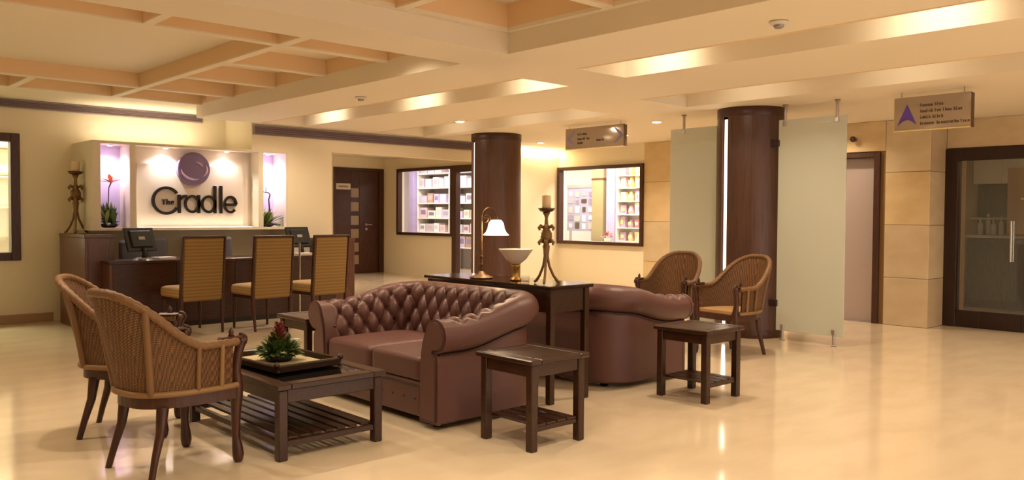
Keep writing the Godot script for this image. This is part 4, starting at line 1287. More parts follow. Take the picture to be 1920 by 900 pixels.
func table_lamp(at: Vector3) -> void:
	var t := thing("table_lamp", "lit table lamp with a white glass bell shade on a curved bronze stem", "lamp", at)
	var m := MB.new()
	m.lathe([Vector2(0, 0.0), Vector2(0.085, 0.0), Vector2(0.088, 0.008), Vector2(0.06, 0.02), Vector2(0.03, 0.03), Vector2(0.018, 0.05), Vector2(0, 0.055)], 26)
	obj("base", m, M.bronze_dark, t)
	m = MB.new()
	m.tube([Vector3(0, 0.03, 0), Vector3(0, 0.30, 0), Vector3(0.0, 0.52, 0), Vector3(-0.004, 0.60, 0)], [0.011, 0.008, 0.007, 0.003], 10)
	for y in [0.10, 0.16]:
		m.lathe([Vector2(0.006, -0.012), Vector2(0.017, 0.0), Vector2(0.006, 0.012)], 12, Transform3D(Basis.IDENTITY, Vector3(0, y, 0)))
	obj("stem", m, M.bronze_dark, t)
	var D := Vector3(0.0735, 0, 0.0805)    # from the stem to the shade's axis
	m = MB.new()
	var pts := []
	for k in 15:
		var a := PI * k / 14.0
		pts.append(D * (0.5 - 0.5 * cos(a)) + Vector3(0, 0.455 + 0.075 * sin(a), 0))
	m.tube(pts, 0.0075, 8)
	var curl := []
	for k in 18:
		var a := k * 0.55
		curl.append(D * 0.28 + D.normalized() * cos(a) * (0.034 - 0.0015 * k) + Vector3(0, 0.44 + sin(a) * (0.034 - 0.0015 * k), 0))
	m.tube(curl, 0.005, 7)
	m.lathe([Vector2(0, 0.01), Vector2(0.016, 0.0), Vector2(0.020, -0.02), Vector2(0.018, -0.03), Vector2(0, -0.03)], 14, Transform3D(Basis.IDENTITY, D + Vector3(0, 0.455, 0)))
	obj("arm", m, M.bronze_dark, t)
	m = MB.new()
	m.lathe([Vector2(0.012, 0.437), Vector2(0.040, 0.432), Vector2(0.056, 0.41), Vector2(0.064, 0.37), Vector2(0.078, 0.34), Vector2(0.098, 0.322), Vector2(0.096, 0.320), Vector2(0.075, 0.337), Vector2(0.061, 0.37), Vector2(0.053, 0.408), Vector2(0.038, 0.428), Vector2(0.012, 0.433)], 32, Transform3D(Basis.IDENTITY, D))
	var g := glow(Color(1.0, 0.95, 0.88), 1.0)
	obj("lamp_shade", m, g, t)
	m = MB.new()
	m.lathe([Vector2(0, 0.415), Vector2(0.012, 0.41), Vector2(0.022, 0.385), Vector2(0.015, 0.362), Vector2(0, 0.358)], 14, Transform3D(Basis.IDENTITY, D))
	obj("bulb", m, glow(Color(1.0, 0.93, 0.82), 6.0), t)
	var l := OmniLight3D.new()
	l.name = "lamp_glow"
	l.light_color = Color(1.0, 0.86, 0.66); l.light_energy = 0.12; l.light_size = 0.02; l.omni_range = 10.0; l.omni_attenuation = 2.0; l.shadow_enabled = true
	t.add_child(l)
	l.position = D + Vector3(0, 0.385, 0)

# ---- leather sofa: a scrolled section swept round three sides, with deep diamond buttoning
func sofa(label: String, group: String) -> Node3D:   # front towards +z, length along x
	var t := thing("leather_sofa", label, "sofa", Vector3.ZERO, 0, group)
	var wi := 0.545      # half inner width
	var zb := -0.26      # inner back line
	var zf := 0.43
	var rc := 0.10
	# path along the inner line, from the front of one arm round the back to the other
	var path := []       # [point, outward normal, s]
	var raw := []
	var N1 := 26
	for k in N1:
		raw.append([Vector2(wi, lerpf(zf, zb + rc, float(k) / N1)), Vector2(1, 0)])
	for k in 16:
		var a := PI / 2 * k / 16.0
		raw.append([Vector2(wi - rc + cos(a) * rc, zb + rc - sin(a) * rc), Vector2(cos(a), -sin(a))])
	for k in 44:
		raw.append([Vector2(lerpf(wi - rc, -wi + rc, k / 44.0), zb), Vector2(0, -1)])
	for k in 16:
		var a := PI / 2 + PI / 2 * k / 16.0
		raw.append([Vector2(-wi + rc + cos(a) * rc, zb + rc - sin(a) * rc), Vector2(cos(a), -sin(a))])
	for k in N1 + 1:
		raw.append([Vector2(-wi, lerpf(zb + rc, zf, float(k) / N1)), Vector2(-1, 0)])
	# resample evenly
	var cum := [0.0]
	for k in range(1, raw.size()):
		# the seam line of the buttons lies further out than the inner line at the corners
		var pa: Vector2 = raw[k - 1][0] + raw[k - 1][1] * 0.06
		var pb: Vector2 = raw[k][0] + raw[k][1] * 0.06
		cum.append(cum[-1] + pa.distance_to(pb))
	var total: float = cum[-1]
	var nb := 40                      # button spacings along the path
	var per := 8
	var nS := nb * per
	var j := 0
	for k in nS + 1:
		var s := total * k / nS
		while j < raw.size() - 2 and cum[j + 1] < s:
			j += 1
		var f: float = clampf((s - cum[j]) / maxf(cum[j + 1] - cum[j], 1e-6), 0.0, 1.0)
		var p: Vector2 = raw[j][0].lerp(raw[j + 1][0], f)
		var q: Vector2 = raw[j][1].lerp(raw[j + 1][1], f).normalized()
		path.append([p, q, s / total])
	var height := func(s: float) -> float:
		var e := 1.0 - absf(s - 0.5) * 2.0           # 0 at the arm fronts, 1 at the middle of the back
		return 0.655 + 0.115 * smoothstep(0.12, 0.62, e)
	# section: inner face, scroll, outer wall; as (outward, up) for a height H
	var section := func(H: float) -> Array:
		var c := Vector2(0.150, H - 0.098)
		var r := 0.098
		var out := [Vector2(0.0, 0.28), Vector2(0.0, 0.34), Vector2(0.006, 0.40)]
		var lo := Vector2(0.012, 0.44)
		var hi := c + Vector2(cos(deg_to_rad(165)), sin(deg_to_rad(165))) * r
		for k in 4:
			var f := k / 4.0
			out.append(Vector2(lerpf(lo.x, hi.x, f * f * 0.5 + f * 0.5), lerpf(lo.y, hi.y, f)))
		for k in 19:
			var a := deg_to_rad(lerpf(165, -95, k / 18.0))
			out.append(c + Vector2(cos(a), sin(a)) * r)
		return out
	var nV := 88
	var nT := 60
	var rows := []
	var nrm2 := []
	var wl := 0.0
	var du := 1.0 / nb
	var dv := 0.104
	var rowsW := []
	for k in path.size():
		var p: Vector2 = path[k][0]
		var q: Vector2 = path[k][1]
		var s: float = path[k][2]
		var sec: Array = section.call(height.call(s))
		var cl := [0.0]
		for i in range(1, sec.size()):
			cl.append(cl[-1] + sec[i].distance_to(sec[i - 1]))
		var row := PackedVector3Array()
		var jj := 0
		for i in nV + 1:
			var w: float = cl[-1] * i / nV
			while jj < sec.size() - 2 and cl[jj + 1] < w:
				jj += 1
			var f: float = clampf((w - cl[jj]) / maxf(cl[jj + 1] - cl[jj], 1e-6), 0.0, 1.0)
			var o: Vector2 = sec[jj].lerp(sec[jj + 1], f)
			var d: Vector2 = (sec[jj + 1] - sec[jj]).normalized()
			var nn := Vector2(-d.y, d.x)     # away from the stuffing
			var vq := (w - 0.098) / dv
			var uq := s / du
			var A := uq + vq
			var Bq := uq - vq
			var puff := pow(absf(sin(PI * A * 0.5)) * absf(sin(PI * Bq * 0.5)), 0.42)
			var fade := 1.0 - smoothstep(0.45, 0.52, w)
			fade *= smoothstep(0.022, 0.05, s) * smoothstep(0.022, 0.05, 1.0 - s)
			fade *= smoothstep(0.0, 0.05, w) * 0.75 + 0.25
			# the button that is nearest, and the pit it pulls
			var ka := roundf(A * 0.5) * 2.0
			var kb := roundf(Bq * 0.5) * 2.0
			var off := Vector2((uq - (ka + kb) * 0.5) * total / nb, (vq - (ka - kb) * 0.5) * dv)
			var pit := exp(-off.length_squared() / (0.017 * 0.017))
			var disp := (-0.026 + 0.038 * puff - 0.020 * pit) * fade
			o += nn * disp
			var P := p + q * o.x
			row.append(Vector3(P.x, o.y, P.y))
		rows.append(row)
		rowsW.append(cl[-1])
	var m := MB.new()
	m.grid(rows)
	obj("buttoned_back", m, M.leather, t)
	# buttons where the creases cross: A and B both even
	var bm := MB.new()
	bm.lathe([Vector2(0, 0.006), Vector2(0.006, 0.005), Vector2(0.0105, 0.0), Vector2(0.009, -0.006), Vector2(0, -0.008)], 10)
	var bmesh := bm.make()
	for iu in range(1, nb):
		for iv in range(0, 5):
			if (iu + iv) % 2:
				continue
			var w := iv * dv + 0.098
			var k: int = iu * per
			if w > 0.46:
				continue
			var i := int(round(w / float(rowsW[k]) * nV))
			var P: Vector3 = rows[k][i]
			var ta: Vector3 = (rows[k][mini(i + 3, nV)] - rows[k][maxi(i - 3, 0)]).normalized()
			var q: Vector2 = path[k][1]
			var along := Vector3(-q.y, 0, q.x)
			var n3 := along.cross(ta).normalized()
			if n3.dot(Vector3(-q.x, 0.4, -q.y)) < 0:
				n3 = -n3
			var o := obj("button", bmesh, M.leather_dark, t)
			o.transform = Transform3D(Basis(along, n3, along.cross(n3)), P + n3 * 0.004)
	# outer walls, smooth leather down to the floor
	m = MB.new()
	var wall := []
	for k in range(0, path.size(), 4):
		var p: Vector2 = path[k][0]
		var q: Vector2 = path[k][1]
		var H: float = height.call(path[k][2])
		var row := PackedVector3Array()
		for o in [Vector2(0.145, H - 0.19), Vector2(0.163, H - 0.215), Vector2(0.170, H - 0.25), Vector2(0.172, 0.25), Vector2(0.172, 0.05), Vector2(0.165, 0.035), Vector2(0.10, 0.035)]:
			var P := p + q * float(o.x)
			row.append(Vector3(P.x, o.y, P.y))
		wall.append(row)
	if (path.size() - 1) % 4 != 0:
		pass
	m.grid(wall)
	obj("outer_cover", m, M.leather, t)
	# seam welt below the scroll
	m = MB.new()
	var weltp := []
	for k in range(0, path.size(), 4):
		var P: Vector2 = path[k][0] + path[k][1] * 0.166
		weltp.append(Vector3(P.x, float(height.call(path[k][2])) - 0.207, P.y))
	m.tube(weltp, 0.006, 8)
	obj("welt", m, M.leather_dark, t)
	# arm fronts
	for s in [1.0, -1.0]:
		var po := PackedVector2Array()
		var sec: Array = section.call(0.655)
		po.append(Vector2(-0.004, 0.035))
		for o in sec:
			po.append(o + (o - Vector2(0.09, 0.5)).normalized() * 0.004)
		po.append_array([Vector2(0.165, 0.44), Vector2(0.174, 0.40), Vector2(0.174, 0.035)])
		var B := Transform3D(Basis(Vector3(s, 0, 0), Vector3.UP, Vector3(0, 0, 1)), Vector3(s * wi, 0, zf - 0.004))
		m = MB.new()
		m.extrude(po, 0.022, B)
		obj("arm_front", m, M.leather, t)
		var inner := PackedVector2Array()
		for g in Geometry2D.offset_polygon(po, -0.022):
			inner = g
			break
		m = MB.new()
		m.extrude(inner, 0.012, B * Transform3D(Basis.IDENTITY, Vector3(0, 0, 0.021)))
		obj("arm_facing", m, M.leather, t)
		m = MB.new()
		var pp := []
		for o in inner:
			pp.append(B * Vector3(o.x, o.y, 0.026))
		pp.append(pp[0])
		m.tube(pp, 0.006, 7)
		obj("piping", m, M.leather_dark, t)
	# seat: base rail with buttons, welt, two cushions
	m = MB.new()
	m.cushion(Vector3(0, 0.155, 0.10), Vector3(wi * 2 - 0.004, 0.225, 0.66), 0.025, 0.0, 8)
	obj("seat_rail", m, M.leather, t)
	for k in 9:
		var o := obj("button", bmesh, M.leather_dark, t)
		o.transform = Transform3D(Basis(Vector3.RIGHT, PI / 2), Vector3(lerpf(-wi + 0.08, wi - 0.08, k / 8.0), 0.155, 0.430))
	m = MB.new()
	m.tube([Vector3(-wi + 0.02, 0.235, 0.43), Vector3(wi - 0.02, 0.235, 0.43)], 0.007, 8)
	obj("welt", m, M.leather_dark, t)
	for s in [-1.0, 1.0]:
		m = MB.new()
		m.cushion(Vector3(s * wi / 2, 0.338, 0.105), Vector3(wi - 0.004, 0.15, 0.68), 0.035, 0.018, 14)
		obj("seat_cushion", m, M.leather, t)
	for x in [-1.0, 1.0]:
		for z in [0.36, -0.30]:
			m = MB.new()
			m.lathe([Vector2(0, 0), Vector2(0.028, 0.0), Vector2(0.036, 0.02), Vector2(0.03, 0.04), Vector2(0, 0.045)], 14, Transform3D(Basis.IDENTITY, Vector3(x * (wi + 0.06 if z > 0 else wi - 0.02), 0, z)))
			obj("foot", m, M.wood_black, t)
	return t

# ---- wicker armchair
func armchair(label: String, group: String) -> Node3D:   # front towards +z
	var t := thing("wicker_armchair", label, "armchair", Vector3.ZERO, 0, group)
	var plan := func(f: float) -> Vector2:     # f 0..1 round the back from the right front (x > 0)
		var a := PI * f
		return Vector2(signf(cos(a)) * pow(absf(cos(a)), 0.72) * 0.252, 0.20 - 0.44 * pow(maxf(sin(a), 0.0), 0.80))
	var rimh := func(f: float) -> float:
		var k := clampf((0.5 - absf(f - 0.5) - 0.10) / 0.38, 0.0, 1.0)
		return 0.625 + 0.27 * pow(k * k * (3.0 - 2.0 * k), 0.9)
	var pos := func(f: float, y: float, off: float) -> Vector3:
		var p: Vector2 = plan.call(f)
		var p2: Vector2 = plan.call(minf(f + 0.004, 1.0))
		var p1: Vector2 = plan.call(maxf(f - 0.004, 0.0))
		var tg := (p2 - p1).normalized()
		var nn := Vector2(tg.y, -tg.x)          # outwards
		if nn.dot(p - Vector2(0, 0.0)) < 0: nn = -nn
		var rise := maxf(0.0, y - 0.39)
		var lean := rise * (0.05 + 0.16 * pow(sin(PI * f), 2.0)) + rise * rise * 0.06 * sin(PI * f)
		return Vector3(p.x + nn.x * (off + lean), y, p.y + nn.y * (off + lean))
	var nu := 64
	var nv := 12
	# woven shell: outside and inside
	var m := MB.new()
	for side in [0.007, -0.007]:
		var rows := []
		for i in nv + 1:
			var row := PackedVector3Array()
			for k in nu + 1:
				var f := 0.01 + 0.98 * k / nu
				row.append(pos.call(f, lerpf(0.395, float(rimh.call(f)), float(i) / nv), side))
			rows.append(row)
		# weave texture: about 16 mm stakes along, 6 mm strands up
		m.grid(rows, false, false, 1.55 / nu / 0.085, 0.30 / nv / 0.065)
	obj("woven_shell", m, M.weave, t)
	# braided rim
	m = MB.new()
	var pts := []
	for k in 121:
		var f := k / 120.0
		pts.append(pos.call(f, rimh.call(f), 0.004))
	m.tube(pts, 0.021, 14, 150.0, 3.0, 0.10)
	obj("braided_rim", m, M.rattan, t)
	m = MB.new()
	pts = []
	for k in 61:
		var f := k / 60.0
		pts.append(pos.call(f, 0.405, 0.012))
	m.tube(pts, 0.015, 10)
	obj("bottom_rail", m, M.rattan_pale, t)
	for f in [0.045, 0.13, 0.335, 0.665, 0.87, 0.955]:
		m = MB.new()
		pts = []
		var top: float = rimh.call(f)
		for k in 9:
			pts.append(pos.call(f, lerpf(0.40, top, k / 8.0), 0.014))
		m.tube(pts, 0.018 if f > 0.3 and f < 0.7 else 0.0125, 8)
		obj("upright_cane", m, M.rattan_pale if f < 0.1 or f > 0.9 else M.rattan, t)
	# seat frame and seat
	var po := PackedVector2Array()
	for k in 33:
		var p: Vector2 = plan.call(k / 32.0)
		po.append(Vector2(p.x, -p.y))
	po.append(Vector2(-0.20, -0.235)); po.append(Vector2(0.20, -0.235))
	var fl := Transform3D(Basis(Vector3.RIGHT, -PI / 2), Vector3(0, 0.335, 0))
	m = MB.new()
	m.extrude(po, 0.058, fl)
	obj("seat_frame", m, M.chair_wood, t)
	var seat := Geometry2D.offset_polygon(po, -0.018)
	m = MB.new()
	m.extrude(seat[0], 0.028, Transform3D(fl.basis, Vector3(0, 0.393, 0)))
	obj("seat", m, M.seat_fabric, t)
	for s in [-1.0, 1.0]:
		# front leg runs on up as the arm post
		m = MB.new()
		m.tube([Vector3(s * 0.232, 0, 0.226), Vector3(s * 0.232, 0.012, 0.226), Vector3(s * 0.232, 0.04, 0.226), Vector3(s * 0.230, 0.085, 0.222), Vector3(s * 0.228, 0.13, 0.216), Vector3(s * 0.228, 0.24, 0.216), Vector3(s * 0.230, 0.34, 0.220), Vector3(s * 0.230, 0.40, 0.222), Vector3(s * 0.234, 0.48, 0.214), Vector3(s * 0.240, 0.56, 0.222), Vector3(s * 0.246, 0.62, 0.236), Vector3(s * 0.248, 0.645, 0.24)],
			[0.016, 0.024, 0.029, 0.026, 0.020, 0.024, 0.031, 0.030, 0.022, 0.022, 0.026, 0.018], 12)
		obj("leg", m, M.chair_wood, t)
		m = MB.new()
		m.tube([Vector3(s * 0.195, 0, -0.225), Vector3(s * 0.185, 0.10, -0.20), Vector3(s * 0.175, 0.22, -0.165), Vector3(s * 0.170, 0.34, -0.15)], [0.016, 0.018, 0.023, 0.030], 10)
		obj("leg", m, M.chair_wood, t)
		# carved arm end: a scroll turned down in front, with a small finial
		m = MB.new()
		var sp := []
		var rr := []
		for k in 16:
			var a := 1.9 - k * 0.30
			var r := 0.030 - 0.0012 * k
			sp.append(Vector3(s * 0.248, 0.625 + sin(a) * r, 0.238 + cos(a) * r))
			rr.append(0.013 - 0.0003 * k)
		m.tube(sp, rr, 8)
		m.box(Vector3(s * 0.249, 0.644, 0.17), Vector3(0.046, 0.020, 0.13), 0.008)
		m.lathe([Vector2(0, -0.025), Vector2(0.02, -0.02), Vector2(0.024, 0.0), Vector2(0.02, 0.02), Vector2(0, 0.025)], 12, Transform3D(Basis(Vector3.BACK, PI / 2), Vector3(s * 0.248, 0.622, 0.238)))
		var ac := obj("arm_end", m, M.chair_wood, t)
		m = MB.new()
		m.lathe([Vector2(0, 0.0), Vector2(0.016, 0.002), Vector2(0.010, 0.012), Vector2(0.014, 0.022), Vector2(0.009, 0.034), Vector2(0.003, 0.045), Vector2(0, 0.046)], 10, Transform3D(Basis.IDENTITY, Vector3(s * 0.249, 0.652, 0.175)))
		obj("finial", m, M.chair_wood, ac)
	return t

func coffee_table(at: Vector3) -> void:
	var t := thing("coffee_table", "low dark wooden coffee table with a dark glass top and slatted shelf", "coffee table", at)
	var L := 1.20
	var W := 0.66
	var h := 0.40
	for s in [-1.0, 1.0]:
		obj("top_frame", one(Vector3(s * (W / 2 - 0.04), h - 0.016, 0), Vector3(0.08, 0.032, L), 0.005), M.wood_table, t)
		obj("top_frame", one(Vector3(0, h - 0.016, s * (L / 2 - 0.04)), Vector3(W - 0.162, 0.032, 0.08), 0.005), M.wood_table, t)
		obj("apron", one(Vector3(s * (W / 2 - 0.035), h - 0.067, 0), Vector3(0.022, 0.07, L - 0.137), 0.003), M.wood_table, t)
		obj("apron", one(Vector3(0, h - 0.067, s * (L / 2 - 0.035)), Vector3(W - 0.137, 0.07, 0.022), 0.003), M.wood_table, t)
		for q in [-1.0, 1.0]:
			obj("leg", one(Vector3(s * (W / 2 - 0.042), (h - 0.033) / 2, q * (L / 2 - 0.042)), Vector3(0.052, h - 0.033, 0.052), 0.005), M.wood_table, t)
		obj("shelf_rail", one(Vector3(0, 0.085, s * (L / 2 - 0.042)), Vector3(W - 0.137, 0.03, 0.03), 0.003), M.wood_table, t)
		obj("shelf_rail", one(Vector3(s * (W / 2 - 0.042), 0.085, 0), Vector3(0.03, 0.03, L - 0.137), 0.003), M.wood_table, t)
	obj("glass_top", one(Vector3(0, h - 0.010, 0), Vector3(W - 0.162, 0.010, L - 0.162), 0.002), M.table_glass, t)
	for k in 7:
		obj("shelf_slat", one(Vector3(lerpf(-0.22, 0.22, k / 6.0), 0.108, 0), Vector3(0.052, 0.014, L - 0.10), 0.003), M.wood_table, t)

func side_table(label: String, group: String) -> Node3D:
	var t := thing("side_table", label, "side table", Vector3.ZERO, 0, group)
	var W := 0.46
	var h := 0.50
	for s in [-1.0, 1.0]:
		obj("top_frame", one(Vector3(s * (W / 2 - 0.0375), h - 0.014, 0), Vector3(0.075, 0.028, W), 0.006), M.wood_table, t)
		obj("top_frame", one(Vector3(0, h - 0.014, s * (W / 2 - 0.0375)), Vector3(W - 0.151, 0.028, 0.075), 0.006), M.wood_table, t)
		obj("apron", one(Vector3(s * (W / 2 - 0.04), h - 0.063, 0), Vector3(0.02, 0.07, W - 0.14), 0.003), M.wood_table, t)
		obj("apron", one(Vector3(0, h - 0.063, s * (W / 2 - 0.04)), Vector3(W - 0.14, 0.07, 0.02), 0.003), M.wood_table, t)
		for q in [-1.0, 1.0]:
			obj("leg", one(Vector3(s * (W / 2 - 0.045), (h - 0.029) / 2, q * (W / 2 - 0.045)), Vector3(0.049, h - 0.029, 0.049), 0.005), M.wood_table, t)
		obj("stretcher", one(Vector3(0, 0.115, s * (W / 2 - 0.045)), Vector3(W - 0.146, 0.026, 0.022), 0.003), M.wood_table, t)
	obj("top_panel", one(Vector3(0, h - 0.0125, 0), Vector3(W - 0.152, 0.023, W - 0.152), 0.003), M.wood_table, t)
	for k in 4:
		obj("shelf_slat", one(Vector3(lerpf(-0.12, 0.12, k / 3.0), 0.135, 0), Vector3(0.07, 0.013, W - 0.07), 0.003), M.wood_table, t)
	return t

func console_table(at: Vector3) -> void:
	var t := thing("console_table", "long dark console table between the backs of the two sofas", "console table", at)
	var L := 1.40
	var W := 0.43
	var h := 0.80
	obj("table_top", one(Vector3(0, h - 0.012, 0), Vector3(W, 0.024, L), 0.005), M.wood_gloss, t)
	for s in [-1.0, 1.0]:
		obj("apron", one(Vector3(s * (W / 2 - 0.04), h - 0.105, 0), Vector3(0.022, 0.16, L - 0.14), 0.003), M.wood_table, t)
		obj("apron", one(Vector3(0, h - 0.105, s * (L / 2 - 0.045)), Vector3(W - 0.14, 0.16, 0.022), 0.003), M.wood_table, t)
		for q in [-1.0, 1.0]:
			obj("leg", one(Vector3(s * (W / 2 - 0.045), (h - 0.025) / 2, q * (L / 2 - 0.045)), Vector3(0.046, h - 0.025, 0.046), 0.004), M.wood_table, t)
	obj("back_panel", one(Vector3(0.0, 0.42, -0.4), Vector3(W - 0.12, 0.42, 0.02), 0.003), M.wood_black, t)

# ---------------------------------------------------------------- hanging signs
func hanging_sign(label: String, z0: float, z1: float, y0: float, y1: float) -> Node3D:
	var t := thing("hanging_sign", label, "sign", Vector3(7.85, y0, (z0 + z1) / 2), 0, "")
	var L := z1 - z0
	var h := y1 - y0
	obj("board", one(Vector3(0, h / 2, 0), Vector3(0.012, h, L), 0.002), M.sign, t)
	var m := MB.new()
	m.box(Vector3(-0.002, -0.006, 0), Vector3(0.03, 0.012, L + 0.01), 0.002)
	obj("bottom_edge", m, M.sign_edge, t)
	obj("end_cap", one(Vector3(0.004, h / 2 - 0.01, L / 2 + 0.008), Vector3(0.05, h, 0.012), 0.002), M.bronze_dark, t)
	obj("end_cap", one(Vector3(0.004, h / 2, -L / 2 - 0.004), Vector3(0.02, h, 0.006), 0.001), M.sign_edge, t)
	for s in [-1.0, 1.0]:
		m = MB.new()
		m.tube([Vector3(0, h - 0.02, s * (L / 2 - 0.06)), Vector3(0, 2.42 - y0, s * (L / 2 - 0.06))], 0.005, 8)
		obj("hanger", m, M.steel, t)
	return t

func flat_on_sign(p: Array, z_mid: float, y_mid: float) -> MB:   # points as (along z, up); a thin plate on the side that faces the hall
	var m := MB.new()
	var po := PackedVector2Array()
	for q in p:
		po.append(Vector2(q[0], q[1]))
	# local x -> +z, local y -> up, local z -> -x
	m.extrude(po, 0.003, Transform3D(Basis(Vector3(0, 0, 1), Vector3.UP, Vector3(-1, 0, 0)), Vector3(-0.006, y_mid, z_mid)))
	return m

func print_words(parent: Node3D, z: float, y: float, words: Array, h: float) -> void:
	# small print that cannot be read: each word a row of letter strokes
	var m := MB.new()
	for w in words:
		var n := int(w)
		for k in n:
			var tall := (k == 0) or rng.randf() < 0.25
			var hh := h if tall else h * 0.66
			m.box(Vector3(-0.0075, y + hh / 2, z + h * 0.14), Vector3(0.003, hh, h * 0.16), 0.0)
			if rng.randf() < 0.8:
				m.box(Vector3(-0.0075, y + h * (0.08 if rng.randf() < 0.5 else 0.58), z + h * 0.28), Vector3(0.003, h * 0.15, h * 0.4), 0.0)
			if rng.randf() < 0.6:
				m.box(Vector3(-0.0075, y + h * 0.33, z + h * 0.44), Vector3(0.003, h * 0.66, h * 0.15), 0.0)
			z += h * 0.62
		z += h * 0.45
	obj("print_line", m, M.print, parent)

func build_signs() -> void:
	var s2 := hanging_sign("hanging sign with a purple up arrow and four text lines before the stone wall", -3.268, -2.612, 2.072, 2.372)
	obj("arrow", flat_on_sign([[-0.085, -0.09], [0.0, 0.10], [0.085, -0.09], [0.03, -0.05], [0.0, -0.042], [-0.03, -0.05]], -0.215, 0.135), M.arrow, s2)
	print_words(s2, -0.10, 0.205, [6, 4], 0.030)
	print_words(s2, -0.10, 0.150, [6, 3, 4, 4], 0.030)
	print_words(s2, -0.10, 0.095, [5, 5], 0.030)
	print_words(s2, -0.10, 0.040, [7, 10, 4], 0.030)
	var s1 := hanging_sign("hanging sign with a left and a right arrow in front of the shop wall", -7.46, -6.485, 2.13, 2.39)
	obj("arrow", flat_on_sign([[-0.07, 0.0], [0.04, 0.09], [0.075, 0.09], [-0.02, 0.0], [0.075, -0.09], [0.04, -0.09]], -0.40, 0.13), M.arrow_pale, s1)
	obj("arrow", flat_on_sign([[0.07, 0.0], [-0.04, 0.09], [-0.075, 0.09], [0.02, 0.0], [-0.075, -0.09], [-0.04, -0.09]], 0.40, 0.13), M.arrow_pale, s1)
	print_words(s1, -0.28, 0.165, [8], 0.032)
	print_words(s1, -0.28, 0.105, [7, 3], 0.032)
	print_words(s1, -0.28, 0.055, [5], 0.032)
	print_words(s1, 0.04, 0.075, [6], 0.032)

# ---------------------------------------------------------------- shop behind the windows
func box_item(called: String, label: String, cat: String, group: String, at: Vector3, s: Vector3, m: Material) -> void:
	var t := thing(called, label, cat, at, 0, group)
	obj("carton", one(Vector3(0, s.y / 2, 0), s, 0.003), m, t)
	obj("print_panel", one(Vector3(-s.x / 2 - 0.0006, s.y * 0.55, 0), Vector3(0.001, s.y * 0.45, s.z * 0.7), 0.0), M["print%d" % (rng.randi() % 4)], t)

